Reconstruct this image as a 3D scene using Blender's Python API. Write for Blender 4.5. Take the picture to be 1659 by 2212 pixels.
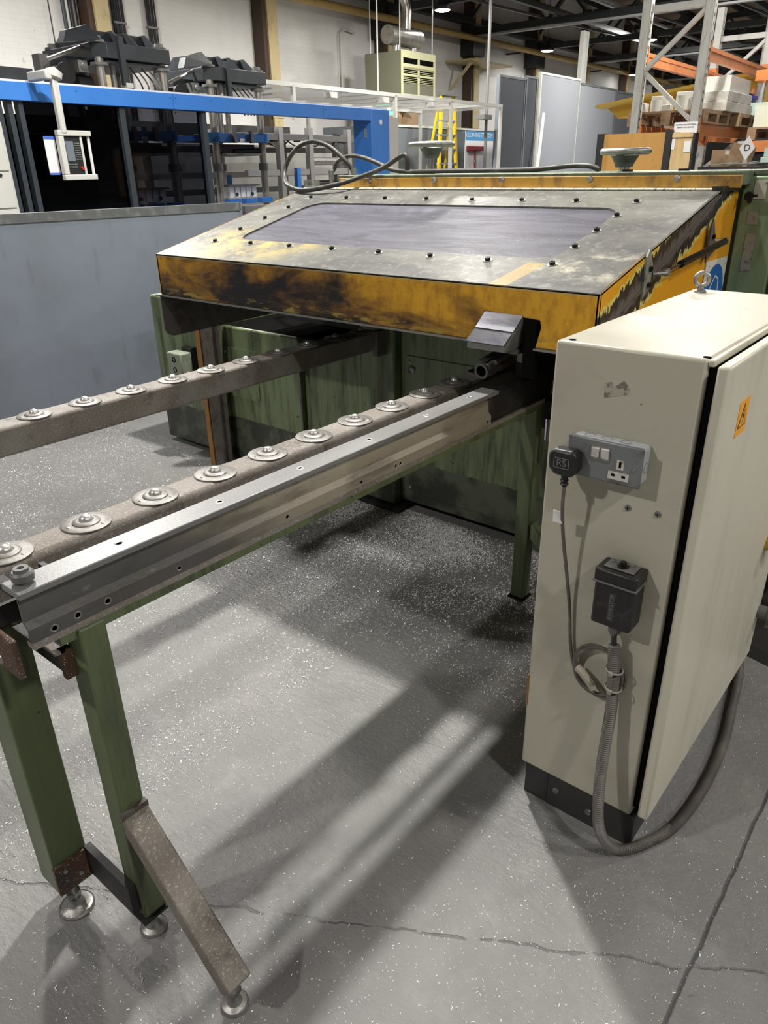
import bpy, bmesh, math, random
from mathutils import Vector, Matrix
random.seed(7)
for o in list(bpy.data.objects): bpy.data.objects.remove(o)
SC = bpy.context.scene
COL = SC.collection
PI = math.pi

# ------------------------------------------------------------------ camera
yaw, pit, rol, FPX = -0.69552112, 0.44072606, -0.0188628, 1575.08
Fv = Vector((math.sin(yaw)*math.cos(pit), math.cos(yaw)*math.cos(pit), -math.sin(pit)))
R0 = Fv.cross(Vector((0, 0, 1))).normalized(); U0 = R0.cross(Fv)
Rv = math.cos(rol)*R0 + math.sin(rol)*U0; Uv = Rv.cross(Fv)
cd = bpy.data.cameras.new('camera'); cam = bpy.data.objects.new('camera', cd); COL.objects.link(cam)
m = Matrix((Rv, Uv, -Fv)).transposed().to_4x4(); m.translation = Vector((0, 0, 1.6))
cam.matrix_world = m
cd.sensor_fit = 'HORIZONTAL'; cd.sensor_width = 36; cd.lens = FPX/1659*36; cd.clip_start = 0.05; cd.clip_end = 200
SC.camera = cam

# ------------------------------------------------------------------ world, lamps, exposure
w = bpy.data.worlds.new('world'); SC.world = w; w.use_nodes = True
w.node_tree.nodes['Background'].inputs[0].default_value = (0.9, 0.95, 1.0, 1)
w.node_tree.nodes['Background'].inputs[1].default_value = 0.05
SC.view_settings.view_transform = 'Standard'; SC.view_settings.look = 'None'
SC.view_settings.exposure = 0.2; SC.view_settings.gamma = 1.0; SC.view_settings.use_curve_mapping = False

def lamp(x, y, z, power, size=0.4, col=(1, 0.97, 0.92)):
    l = bpy.data.lights.new('high_bay_light', 'AREA'); l.shape = 'DISK'; l.size = size; l.energy = power; l.color = col
    o = bpy.data.objects.new('high_bay_light', l); COL.objects.link(o); o.location = (x, y, z); return o
# one row of lamps runs over the table (x = -2.7), a second lies further left, a third to the right of the cabinet
lamp(-2.66, -2.9, 4.5, 150, 0.22)
lamp(-2.72, 3.1, 4.5, 250, 0.22)
lamp(-4.3, 2.1, 4.5, 75, 0.26)
lamp(2.5, 0.1, 4.5, 95, 0.26)
lamp(4.6, 3.0, 4.5, 150, 0.3)
lamp(2.6, 6.3, 4.5, 130, 0.3)
lamp(-2.7, 9.1, 4.5, 130, 0.3)
lamp(-8.8, 4.6, 5.0, 430, 0.4)
lamp(-6.4, 9.0, 4.6, 160, 0.4)
lamp(-8.5, 12.0, 4.6, 300, 0.4)
lamp(-2.0, 15.0, 5.0, 300, 0.5)
lamp(-6.5, 17.0, 5.0, 300, 0.5)
lamp(-9.5, 24.0, 5.0, 400, 0.5)
lamp(-2.0, 23.0, 5.0, 350, 0.5)
lamp(-8.0, 34.0, 5.0, 450, 0.5)

# ------------------------------------------------------------------ materials
class NT:
    def __init__(s, name):
        s.m = bpy.data.materials.new(name); s.m.use_nodes = True
        s.t = s.m.node_tree; s.b = s.t.nodes['Principled BSDF']
        s.tc = s.t.nodes.new('ShaderNodeTexCoord')
    def n(s, typ, **k):
        x = s.t.nodes.new(typ)
        for a, v in k.items():
            if a in x.inputs: x.inputs[a].default_value = v
            else: setattr(x, a, v)
        return x
    def l(s, a, b): s.t.links.new(a, b)
    def coords(s, scale=(1, 1, 1), loc=(0, 0, 0), rot=(0, 0, 0)):
        mp = s.n('ShaderNodeMapping'); mp.inputs['Scale'].default_value = scale; mp.inputs['Location'].default_value = loc
        mp.inputs['Rotation'].default_value = rot
        s.l(s.tc.outputs['Object'], mp.inputs[0]); return mp.outputs[0]
    def noise(s, vec, scale, detail=6, rough=.6, dist=0):
        x = s.n('ShaderNodeTexNoise'); x.inputs['Scale'].default_value = scale; x.inputs['Detail'].default_value = detail
        x.inputs['Roughness'].default_value = rough; x.inputs['Distortion'].default_value = dist
        s.l(vec, x.inputs['Vector']); return x.outputs['Fac']
    def ramp(s, fac, lo, hi, inv=False):
        x = s.n('ShaderNodeMapRange'); x.interpolation_type = 'SMOOTHSTEP'
        x.inputs['From Min'].default_value = lo; x.inputs['From Max'].default_value = hi
        if inv: x.inputs['To Min'].default_value = 1; x.inputs['To Max'].default_value = 0
        s.l(fac, x.inputs['Value']); return x.outputs[0]
    def math(s, op, a, b=None):
        x = s.n('ShaderNodeMath'); x.operation = op
        for i, v in enumerate((a, b)):
            if v is None: continue
            if isinstance(v, (int, float)): x.inputs[i].default_value = v
            else: s.l(v, x.inputs[i])
        return x.outputs[0]
    def mix(s, fac, a, b):
        x = s.n('ShaderNodeMix'); x.data_type = 'RGBA'
        def put(sock, v):
            if isinstance(v, tuple): sock.default_value = (v[0], v[1], v[2], 1)
            elif isinstance(v, (int, float)): sock.default_value = v
            else: s.l(v, sock)
        put(x.inputs[0], fac); put(x.inputs[6], a); put(x.inputs[7], b); return x.outputs[2]
    def bump(s, h, strength, dist=.01):
        x = s.n('ShaderNodeBump'); x.inputs['Strength'].default_value = strength; x.inputs['Distance'].default_value = dist
        s.l(h, x.inputs['Height']); s.l(x.outputs[0], s.b.inputs['Normal'])

def mat(name, col, rough=.5, metal=0, layers=(), bump=None, alpha=None, emit=None, speck=None, coat=0):
    """layers: (colour, scale, (sx,sy,sz), lo, hi, amount) noise-masked paint layers; bump: (scale, strength)"""
    t = NT(name); c = tuple(col)
    t.b.inputs['Roughness'].default_value = rough; t.b.inputs['Metallic'].default_value = metal
    if coat: t.b.inputs['Coat Weight'].default_value = coat
    cur = c; i = 0
    for (lc, sc, st, lo, hi, amt) in layers:
        i += 1
        f = t.noise(t.coords(st, (i*3.7, i*1.3, i*2.1)), sc)
        f = t.ramp(f, lo, hi); f = t.math('MULTIPLY', f, amt)
        cur = t.mix(f, cur, lc)
    if speck:
        (sc, thr, lc) = speck
        v = t.n('ShaderNodeTexVoronoi'); v.inputs['Scale'].default_value = sc; t.l(t.coords((1, 1, 1)), v.inputs['Vector'])
        g = t.noise(t.coords((1, 1, 1), (5, 5, 5)), sc*.35, 3)
        f = t.math('MULTIPLY', t.ramp(v.outputs['Distance'], thr*.5, thr, True), t.ramp(g, .5, .58))
        cur = t.mix(f, cur, lc)
    if isinstance(cur, tuple): t.b.inputs['Base Color'].default_value = (*cur, 1)
    else: t.l(cur, t.b.inputs['Base Color'])
    if bump: t.bump(t.noise(t.coords(), bump[0], 5), bump[1])
    if emit:
        t.b.inputs['Emission Color'].default_value = (*emit[0], 1); t.b.inputs['Emission Strength'].default_value = emit[1]
    if alpha is not None: t.b.inputs['Alpha'].default_value = alpha
    return t.m

U1 = (1, 1, 1)
M = {}
M['rail'] = mat('dusty_steel', (.17, .145, .12), .6, .15, [((.27, .255, .23), 5, (1, 1, 1), .35, .75, .8), ((.05, .04, .032), 14, (1, 1, 1), .55, .75, .7), ((.42, .41, .39), 160, U1, .56, .66, .6)], (90, .25), speck=(330, .2, (.6, .6, .58)))
M['unit'] = mat('zinc_ball_unit', (.21, .20, .185), .45, .4, [((.11, .10, .095), 60, U1, .45, .7, .6)], (120, .1), speck=(300, .2, (.6, .6, .6)))
M['ball'] = mat('polished_ball', (.55, .54, .52), .35, .6)
M['alu'] = mat('milled_aluminium', (.22, .22, .22), .42, .4, [((.13, .13, .13), 8, (1, .3, 1), .45, .75, .6)], (140, .06), speck=(300, .18, (.6, .6, .6)))
def alu_side():
    t = NT('stained_aluminium'); t.b.inputs['Roughness'].default_value = .45; t.b.inputs['Metallic'].default_value = .35
    sx = t.n('ShaderNodeSeparateXYZ'); t.l(t.tc.outputs['Object'], sx.inputs[0])
    n = t.noise(t.coords((1, .5, 1.5)), 4, 7, .65)
    c = t.mix(t.ramp(n, .4, .65), (.115, .112, .108), (.075, .072, .068))
    f = t.math('ADD', sx.outputs[1], t.math('MULTIPLY', t.math('ADD', n, -.5), .9))
    c = t.mix(t.math('MULTIPLY', t.ramp(f, .15, .55), .85), c, (.36, .32, .25))
    d = t.noise(t.coords((1, .35, 1.6), (3, 1, 1)), 12, 6); c = t.mix(t.math('MULTIPLY', t.ramp(d, .5, .68), .6), c, (.10, .09, .075))
    e = t.noise(t.coords((1, .4, 1), (1, 7, 1)), 30, 5); c = t.mix(t.math('MULTIPLY', t.ramp(e, .6, .7), .4), c, (.38, .36, .32))
    t.l(c, t.b.inputs['Base Color']); t.bump(t.noise(t.coords(), 120, 4), .1); return t.m
M['alu_side'] = alu_side()
M['black'] = mat('black_steel', (.018, .018, .018), .5, .3, [((.06, .055, .05), 12, U1, .5, .75, .7)], (80, .1))
M['rust'] = mat('rusty_steel', (.10, .05, .028), .7, .2, [((.045, .04, .038), 9, U1, .4, .65, .8)], (90, .3), speck=(240, .28, (.7, .7, .7)))
M['rust_orange'] = mat('orange_primer_edge', (.27, .125, .035), .65, 0, [((.13, .07, .035), 14, (1, 1, .4), .5, .7, .8)])
M['greybar'] = mat('galvanised_bar', (.13, .12, .11), .6, .3, [((.07, .05, .035), 18, U1, .45, .7, .8)], (150, .3))
M['chrome'] = mat('chrome', (.6, .6, .6), .18, 1)
M['zinc'] = mat('dull_zinc', (.34, .335, .32), .42, .85, [((.12, .12, .11), 30, U1, .5, .7, .7)], (150, .15))
M['bolt'] = mat('black_bolt', (.012, .012, .012), .45, .4)
M['washer'] = mat('washer', (.35, .34, .31), .45, .6)
M['dark'] = mat('hollow_shade_black', (.006, .006, .006), .9); M['dark'].node_tree.nodes['Principled BSDF'].inputs['Specular IOR Level'].default_value = 0  # sheenless near-black, paints shade into holes, gaps and hollows
M['swarf'] = mat('aluminium_chips', (.88, .88, .88), .35, .25)

def green_paint(name, base, dirt=.8, band=None):
    t = NT(name); t.b.inputs['Roughness'].default_value = .42
    g = t.noise(t.coords((3, 3, .35)), 5, 8, .65); f = t.math('MULTIPLY', t.ramp(g, .42, .68), dirt)
    cur = t.mix(f, base, (.045, .05, .028))
    g2 = t.noise(t.coords((8, 8, .5), (4, 2, 1)), 6, 6); cur = t.mix(t.math('MULTIPLY', t.ramp(g2, .55, .72), dirt*.7), cur, (.11, .13, .06))
    g3 = t.noise(t.coords((1, 1, 1.6), (9, 3, 1)), 26, 4); cur = t.mix(t.ramp(g3, .69, .72), cur, (.012, .012, .01))
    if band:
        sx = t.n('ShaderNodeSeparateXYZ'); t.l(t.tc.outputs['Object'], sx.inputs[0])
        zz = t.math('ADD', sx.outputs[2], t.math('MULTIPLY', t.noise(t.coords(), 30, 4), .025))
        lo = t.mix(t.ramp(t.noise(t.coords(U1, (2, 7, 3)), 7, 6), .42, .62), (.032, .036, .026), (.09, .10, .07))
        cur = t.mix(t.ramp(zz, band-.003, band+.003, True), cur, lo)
    t.l(cur, t.b.inputs['Base Color']); t.bump(t.noise(t.coords(), 110, 4), .12)
    return t.m
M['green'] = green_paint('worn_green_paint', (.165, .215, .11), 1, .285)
M['green_leg'] = green_paint('green_leg_paint', (.10, .13, .06), .95)
M['green_top'] = green_paint('dusty_green_paint', (.12, .155, .10), .6)
M['green_light'] = mat('pale_green_paint', (.20, .29, .17), .45, 0, [((.10, .15, .08), 7, (2, 2, .5), .5, .7, .6), ((.03, .03, .03), 35, U1, .68, .72, .9)])

def hood_front():
    t = NT('burnt_yellow_paint'); t.b.inputs['Roughness'].default_value = .38
    v = t.coords((1, 1, 1)); sx = t.n('ShaderNodeSeparateXYZ'); t.l(v, sx.inputs[0])
    big = t.noise(t.coords((1.3, 1, 3.4), (1.5, 0, .3)), 2.4, 9, .66, .4)
    fine = t.noise(t.coords((3, 1, 1.5), (8, 0, 0)), 9, 8, .7)
    y = t.mix(t.ramp(fine, .4, .7), (.70, .37, .022), (.45, .21, .018))
    # burn marks: strongest in the middle left of the panel
    dx = t.math('MULTIPLY', t.math('ABSOLUTE', t.math('ADD', sx.outputs[0], .30)), .33)
    zz = t.math('MULTIPLY', t.math('ADD', sx.outputs[2], -1.17), -1.1)
    b = t.math('ADD', t.math('SUBTRACT', big, dx), zz)
    y = t.mix(t.math('MULTIPLY', t.ramp(b, .10, .40), .92), y, (.125, .058, .018))
    y = t.mix(t.ramp(b, .32, .47), y, (.016, .014, .015))
    e = t.noise(t.coords((1, 1, 4), (3, 0, 9)), 12, 6); ed = t.ramp(sx.outputs[2], 1.115, 1.135, True)
    y = t.mix(t.math('MULTIPLY', ed, t.ramp(e, .5, .62)), y, (.34, .25, .05))
    top = t.ramp(sx.outputs[2], 1.258, 1.27); y = t.mix(top, y, (.42, .38, .22))
    t.l(y, t.b.inputs['Base Color']); t.bump(t.noise(t.coords(), 60, 5), .15)
    return t.m
M['hood_front'] = hood_front()

def hood_top():
    t = NT('worn_grey_hood_top'); t.b.inputs['Metallic'].default_value = .05
    a = t.noise(t.coords((1, 1.6, 1)), 2.2, 8, .65, .5)
    c = t.mix(t.ramp(a, .35, .65), (.165, .165, .142), (.07, .07, .068))
    b = t.noise(t.coords((1, 1, 1), (7, 2, 0)), 28, 7, .7); c = t.mix(t.math('MULTIPLY', t.ramp(b, .5, .72), .4), c, (.42, .42, .37))
    sx = t.n('ShaderNodeSeparateXYZ'); t.l(t.tc.outputs['Object'], sx.inputs[0])
    def blob(x0, y0, r, lo, hi, seed):
        ddx = t.math('ADD', sx.outputs[0], -x0); ddy = t.math('ADD', sx.outputs[1], -y0)
        d = t.math('SQRT', t.math('ADD', t.math('MULTIPLY', ddx, ddx), t.math('MULTIPLY', t.math('MULTIPLY', ddy, ddy), 4)))
        n = t.noise(t.coords(U1, (seed, 0, 0)), 6, 7, .7)
        return t.math('MULTIPLY', t.ramp(d, r*.35, r, True), t.ramp(n, lo, hi))
    c = t.mix(blob(-.52, -.70, .5, .40, .62, 3), c, (.42, .33, .12))
    c = t.mix(blob(1.0, -.72, .3, .5, .66, 5), c, (.45, .43, .33))
    # rubbed yellow strip, lower right
    st = t.math('ABSOLUTE', t.math('ADD', t.math('SUBTRACT', sx.outputs[0], t.math('MULTIPLY', sx.outputs[1], .17)), -.95))
    f = t.math('MULTIPLY', t.ramp(st, .028, .036, True), t.ramp(sx.outputs[1], -.72, -.705, True))
    c = t.mix(t.math('MULTIPLY', f, .6), c, (.42, .28, .07))
    t.l(c, t.b.inputs['Base Color'])
    r = t.n('ShaderNodeMapRange'); r.inputs['To Min'].default_value = .3; r.inputs['To Max'].default_value = .6; t.l(a, r.inputs[0])
    t.l(r.outputs[0], t.b.inputs['Roughness']); t.bump(t.noise(t.coords(), 70, 6), .12); t.b.inputs['Specular IOR Level'].default_value = .3
    return t.m
M['hood_top'] = hood_top()

def window_mat():
    t = NT('smeared_polycarbonate'); t.b.inputs['Roughness'].default_value = .22
    wv = t.noise(t.coords((1, 5, 1), rot=(0, 0, .25)), 2.2, 8, .7, 1.4)
    w2 = t.noise(t.coords((2, 14, 1), (4, 1, 0), rot=(0, 0, -.2)), 2, 6, .6, .8)
    c = t.mix(t.ramp(wv, .38, .66), (.085, .083, .108), (.038, .037, .05))
    c = t.mix(t.math('MULTIPLY', t.ramp(w2, .55, .75), .45), c, (.05, .045, .06))
    sp = t.noise(t.coords(U1, (3, 3, 3)), 120, 2); c = t.mix(t.ramp(sp, .72, .75), c, (.6, .6, .62))
    t.l(c, t.b.inputs['Base Color']); t.bump(t.noise(t.coords(), 160, 3), .12); t.b.inputs['Specular IOR Level'].default_value = .35
    rr = t.n('ShaderNodeMapRange'); rr.inputs['To Min'].default_value = .38; rr.inputs['To Max'].default_value = .62; t.l(wv, rr.inputs[0]); t.l(rr.outputs[0], t.b.inputs['Roughness'])
    return t.m
M['window'] = window_mat()

def hood_side():
    t = NT('scraped_yellow_side'); t.b.inputs['Roughness'].default_value = .4
    sx = t.n('ShaderNodeSeparateXYZ'); t.l(t.tc.outputs['Object'], sx.inputs[0])
    # distance from the diagonal seam in the y,z plane (object space, root at y=2.9, z=0)
    y0, z0, y1, z1 = 2.131-2.9, 1.182, 2.957-2.9, 1.502
    L = math.hypot(y1-y0, z1-z0); ny, nz = -(z1-z0)/L, (y1-y0)/L
    d = t.math('ADD', t.math('MULTIPLY', sx.outputs[1], ny), t.math('MULTIPLY', sx.outputs[2], nz))
    d = t.math('ABSOLUTE', t.math('ADD', d, -(y0*ny+z0*nz)))
    n = t.noise(t.coords((1, 3, 1.2)), 7, 7, .7); n2 = t.noise(t.coords((1, 6, 2), (2, 0, 0)), 16, 5)
    d = t.math('ADD', d, t.math('MULTIPLY', t.math('ADD', n, -.5), .13))
    d2 = t.math('ADD', d, t.math('MULTIPLY', t.math('ADD', n2, -.5), .03))
    c = (.66, .31, .012)
    c = t.mix(t.ramp(n, .55, .8), c, (.52, .24, .012))
    c = t.mix(t.ramp(d2, .072, .082, True), c, (.62, .55, .16))
    c = t.mix(t.ramp(d2, .060, .068, True), c, (.016, .016, .018))
    c = t.mix(t.ramp(d2, .018, .045, True), c, (.10, .092, .086))
    t.l(c, t.b.inputs['Base Color']); t.bump(t.noise(t.coords(), 50, 4), .1)
    return t.m
M['hood_side'] = hood_side()
M['iso'] = mat('pale_grey_green_box', (.24, .27, .20), .5, 0, [((.4, .4, .36), 20, U1, .55, .7, .6)])
M['yellow'] = mat('plain_yellow_paint', (.60, .30, .015), .42, 0, [((.30, .14, .03), 9, (1, 1, 1), .5, .72, .8)], (60, .1))
M['yellow_dirty'] = mat('grimy_yellow_strip', (.44, .24, .035), .5, 0, [((.20, .11, .035), 11, (2, 1, 1), .45, .65, .8), ((.05, .045, .035), 7, U1, .6, .72, .7)], (60, .1))
M['cream'] = mat('cream_enamel', (.48, .46, .37), .36, 0, [((.35, .33, .265), 2.2, (1, 1, 1.5), .45, .7, .7), ((.22, .19, .13), 5, (1, 1, .7), .6, .78, .5), ((.05, .045, .04), 55, U1, .71, .74, .85), ((.25, .20, .16), 9, (1, 1, .4), .62, .8, .45)], (200, .05))
M['cream_door'] = mat('cream_enamel_door', (.60, .58, .47), .34, 0, [((.40, .385, .30), 2, (1, 3, .6), .45, .7, .6), ((.08, .07, .05), 60, U1, .735, .75, .8)], (200, .05))
M['plinth'] = mat('charcoal_plinth', (.028, .028, .027), .5, 0, [((.06, .05, .04), 9, U1, .5, .7, .5)])
M['socket'] = mat('grey_metal_socket', (.20, .21, .22), .42, .2, [((.07, .065, .06), 16, U1, .5, .7, .7)])
M['socket_side'] = mat('pale_grey_socket_side', (.50, .53, .56), .45, 0, [((.3, .3, .3), 20, U1, .55, .75, .6)])
M['plastic_white'] = mat('white_plastic', (.62, .60, .56), .4, 0, [((.28, .22, .16), 60, U1, .5, .66, .8)])
M['plastic_black'] = mat('black_plastic', (.015, .015, .016), .38, 0, [((.12, .12, .12), 20, U1, .55, .75, .5)], (200, .1))
M['dust_black'] = mat('dusty_black_plastic', (.16, .155, .145), .6, 0, [((.05, .05, .05), 20, U1, .45, .65, .8)])
M['cord'] = mat('grey_cable', (.12, .10, .09), .55, 0, [((.26, .23, .2), 25, U1, .5, .7, .7)])
M['hose'] = mat('black_hose', (.035, .033, .03), .5, 0, [((.16, .15, .13), 12, U1, .5, .72, .6)])
M['conduit'] = mat('grey_conduit', (.13, .12, .11), .5, 0, [((.24, .22, .19), 14, U1, .45, .7, .6)])
M['tie'] = mat('cable_tie', (.32, .29, .24), .5)
M['partition'] = mat('blue_grey_partition', (.155, .178, .215), .5, 0, [((.12, .14, .165), 1.6, (1, 1, .8), .4, .7, .7), ((.09, .10, .115), 5, (2, 2, .5), .58, .75, .45)], (160, .05))
M['partition_top'] = mat('partition_top_trim', (.08, .085, .085), .5, 0, [((.16, .17, .17), 12, U1, .45, .7, .7)])
M['wallgrey'] = mat('mid_grey_board', (.13, .145, .16), .5)
M['panel_l'] = mat('light_grey_board', (.29, .305, .33), .4, 0, [((.28, .30, .33), 1.4, U1, .4, .65, .7)])
M['panel_d'] = mat('slate_board', (.055, .063, .072), .45)
M['white'] = mat('white_paint', (.72, .72, .70), .4)
M['paper'] = mat('white_paper', (.75, .75, .76), .6)
M['offwhite'] = mat('off_white_powdercoat', (.58, .58, .54), .4)
M['blue'] = mat('bright_blue_paint', (.045, .20, .62), .35, 0, [((.06, .24, .66), 2, U1, .4, .7, .6)])
M['blue2'] = mat('mid_blue_paint', (.03, .13, .36), .38)
M['bluepaper'] = mat('blue_edge', (.06, .16, .62), .5)
M['press'] = mat('anthracite_press_paint', (.022, .026, .031), .42, .1, [((.045, .05, .055), 3, U1, .5, .7, .7)], (50, .05))
M['steelcol'] = mat('bright_column_steel', (.36, .34, .31), .3, .6)
M['darkframe'] = mat('dark_guard_frame', (.035, .045, .055), .4)
M['profile'] = mat('aluminium_profile', (.42, .42, .41), .4, .5)
M['blk'] = mat('black_machine_part', (.014, .014, .016), .45)
M['cast'] = mat('grey_casting', (.14, .14, .135), .5, .2)
M['olive'] = mat('olive_heater_side', (.155, .155, .105), .5)
M['primrose'] = mat('primrose_heater_front', (.56, .55, .33), .5)
M['flue'] = mat('galvanised_flue', (.5, .48, .44), .3, .8, [((.25, .25, .24), 8, U1, .45, .65, .6)])
M['ochre'] = mat('ochre_pipe_paint', (.40, .27, .09), .5, 0, [((.22, .14, .05), 6, U1, .5, .7, .6)])
M['stanchion'] = mat('cream_yellow_stanchion', (.52, .42, .22), .5, 0, [((.35, .26, .12), 5, U1, .5, .7, .6)])
M['brownsteel'] = mat('brown_steel', (.06, .035, .022), .6)
M['truss'] = mat('dark_truss_paint', (.018, .022, .024), .5)
M['tray'] = mat('pale_cable_tray', (.36, .36, .35), .5)
M['rack_up'] = mat('pale_rack_upright', (.50, .50, .46), .42, .2, [((.34, .33, .3), 9, (1, 1, .3), .5, .7, .6)])
M['rack_or'] = mat('orange_rack_beam', (.60, .21, .06), .45, 0, [((.42, .13, .035), 6, U1, .45, .7, .6)])
M['timber'] = mat('rough_pallet_timber', (.30, .20, .115), .75, 0, [((.17, .11, .06), 6, (1, 1, 3), .45, .7, .7)], (60, .2))
M['ply'] = mat('varnished_plywood', (.46, .245, .06), .5, 0, [((.36, .19, .05), 2.5, (6, 6, .5), .45, .65, .7), ((.16, .07, .02), 5, U1, .66, .74, .8)])
M['ply_l'] = mat('pale_plywood', (.60, .43, .21), .55, 0, [((.46, .29, .11), 3, (6, 6, .5), .45, .65, .7)])
M['card'] = mat('cardboard', (.33, .22, .125), .7, 0, [((.26, .17, .09), 3, U1, .45, .65, .6)])
M['plaster'] = mat('plaster_mould', (.52, .52, .47), .6, 0, [((.38, .38, .34), 6, U1, .45, .65, .5)])
M['foam'] = mat('pale_green_foam', (.50, .66, .58), .6)
M['yellow_chute'] = mat('yellow_chute', (.66, .44, .06), .45)
M['crate_blue'] = mat('deep_blue_crate', (.02, .035, .5), .4)
M['ladder'] = mat('yellow_fibreglass', (.72, .50, .01), .4)
M['red'] = mat('dark_red_broom', (.22, .012, .016), .5)
M['redb'] = mat('red_button', (.5, .02, .015), .3)
M['brass'] = mat('brass', (.55, .38, .08), .3, .9)
M['orange_label'] = mat('amber_warning_label', (.85, .38, .02), .5)
M['ink'] = mat('black_ink', (.012, .012, .012), .6)
M['grey_ink'] = mat('grey_raised_text', (.16, .16, .155), .5)
M['signblue'] = mat('safety_sign_blue', (.015, .13, .45), .4)
M['screen'] = mat('grey_screen', (.16, .19, .22), .2)
M['plate_grey'] = mat('scuffed_nameplate', (.30, .32, .30), .4, .4, [((.12, .13, .12), 40, U1, .5, .62, .8)])
M['plate_cream'] = mat('scuffed_cream_label', (.55, .53, .43), .5, 0, [((.12, .12, .1), 60, (1, 1, 1), .58, .62, .8)])
M['lens'] = mat('lit_lamp_lens', (1, 1, 1), .5, emit=((1, .98, .92), 45))
M['exit'] = mat('lit_exit_sign', (.1, .6, .4), .5, emit=((.15, .8, .55), .9))
M['wireblue'] = mat('blue_tube', (.02, .10, .45), .4)
M['wirered'] = mat('red_wire', (.5, .04, .02), .5)
M['seal'] = mat('black_rubber_seal', (.01, .01, .01), .6)
M['meshwhite'] = mat('white_mesh_roof', (.62, .62, .60), .5, alpha=.45)

def glassy(name, tint, refl, rough=.06):
    mm = bpy.data.materials.new(name); mm.use_nodes = True; t = mm.node_tree
    for nn in list(t.nodes):
        if nn.type == 'BSDF_PRINCIPLED': t.nodes.remove(nn)
    out = [n for n in t.nodes if n.type == 'OUTPUT_MATERIAL'][0]
    tr = t.nodes.new('ShaderNodeBsdfTransparent'); tr.inputs[0].default_value = (*tint, 1)
    gl = t.nodes.new('ShaderNodeBsdfGlossy'); gl.inputs[0].default_value = (.9, .9, .95, 1); gl.inputs[1].default_value = rough
    fr = t.nodes.new('ShaderNodeFresnel'); fr.inputs[0].default_value = refl
    mx = t.nodes.new('ShaderNodeMixShader'); t.links.new(fr.outputs[0], mx.inputs[0]); t.links.new(tr.outputs[0], mx.inputs[1]); t.links.new(gl.outputs[0], mx.inputs[2])
    t.links.new(mx.outputs[0], out.inputs[0]); return mm
M['smoke'] = glassy('smoked_acrylic', (.30, .31, .35), 1.25)
M['smoke_dark'] = glassy('dark_smoked_acrylic', (.06, .06, .07), 1.25)

def floor_mat():
    t = NT('painted_concrete')
    a = t.noise(t.coords(), .9, 7, .6); c = t.mix(t.ramp(a, .35, .68), (.215, .212, .207), (.160, .157, .154))
    b = t.noise(t.coords(U1, (3, 1, 0)), 7, 8, .7); c = t.mix(t.math('MULTIPLY', t.ramp(b, .48, .75), .45), c, (.30, .295, .288))
    s = t.noise(t.coords(U1, (1, 8, 0)), 18, 4, .6); c = t.mix(t.math('MULTIPLY', t.ramp(s, .69, .75), .7), c, (.10, .10, .10))
    sx = t.n('ShaderNodeSeparateXYZ'); t.l(t.tc.outputs['Object'], sx.inputs[0])
    wob = t.math('MULTIPLY', t.math('ADD', t.noise(t.coords(U1, (5, 5, 0)), 9, 5), -.5), .05)
    # expansion joint running along the hall, and a wandering crack branching off it
    j = t.math('ABSOLUTE', t.math('ADD', t.math('ADD', sx.outputs[0], .15), t.math('MULTIPLY', wob, .35)))
    fj = t.ramp(j, .0015, .0065, True)
    k = t.math('ADD', t.math('SUBTRACT', sx.outputs[1], t.math('MULTIPLY', sx.outputs[0], .605)), -1.295)
    k = t.math('ABSOLUTE', t.math('ADD', k, t.math('MULTIPLY', wob, 1.3)))
    fk = t.math('MULTIPLY', t.ramp(k, .001, .006, True), t.ramp(sx.outputs[0], -1.9, -1.6)); fk = t.math('MULTIPLY', fk, t.ramp(sx.outputs[0], .2, .4, True))
    gap = t.ramp(t.noise(t.coords(U1, (0, 4, 0)), 14, 4), .40, .52)
    fk = t.math('MULTIPLY', fk, gap)
    c = t.mix(t.math('MULTIPLY', fj, .85), c, (.05, .05, .05)); c = t.mix(t.math('MULTIPLY', fk, .55), c, (.09, .09, .09))
    t.l(c, t.b.inputs['Base Color']); t.b.inputs['Roughness'].default_value = .48
    h = t.math('ADD', t.math('MULTIPLY', t.noise(t.coords(), 75, 5, .65), .5), t.noise(t.coords((1, 2.2, 1)), 22, 4))
    h = t.math('SUBTRACT', h, t.math('MULTIPLY', t.math('MAXIMUM', fj, fk), .9))
    t.bump(h, .6, .008)
    return t.m
M['floor'] = floor_mat()

def wall_mat():
    t = NT('painted_brick_wall'); t.b.inputs['Roughness'].default_value = .6
    mp = t.coords((1, 1, 1), rot=(PI/2, 0, 0)); 
    cx = t.n('ShaderNodeSeparateXYZ'); t.l(t.tc.outputs['Object'], cx.inputs[0])
    cb = t.n('ShaderNodeCombineXYZ'); t.l(cx.outputs[1], cb.inputs[0]); t.l(cx.outputs[2], cb.inputs[1])
    br = t.n('ShaderNodeTexBrick'); t.l(cb.outputs[0], br.inputs['Vector'])
    br.inputs['Scale'].default_value = 1; br.inputs['Brick Width'].default_value = .225; br.inputs['Row Height'].default_value = .075
    br.inputs['Mortar Size'].default_value = .007; br.inputs['Mortar Smooth'].default_value = .6
    a = t.noise(t.coords((1, .5, .5)), 1.1, 7, .65)
    c = t.mix(t.ramp(a, .38, .7), (.74, .73, .70), (.63, .62, .60))
    s = t.noise(t.coords((1, 2, 1), (3, 3, 3)), 5, 5); c = t.mix(t.math('MULTIPLY', t.ramp(s, .68, .72), .5), c, (.42, .38, .33))
    c = t.mix(t.math('MULTIPLY', br.outputs['Fac'], .08), c, (.5, .49, .46))
    t.l(c, t.b.inputs['Base Color'])
    h = t.math('SUBTRACT', t.math('MULTIPLY', t.noise(t.coords(), 30, 4), .3), br.outputs['Fac'])
    t.bump(h, .3, .004); return t.m
M['wall'] = wall_mat()
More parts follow.
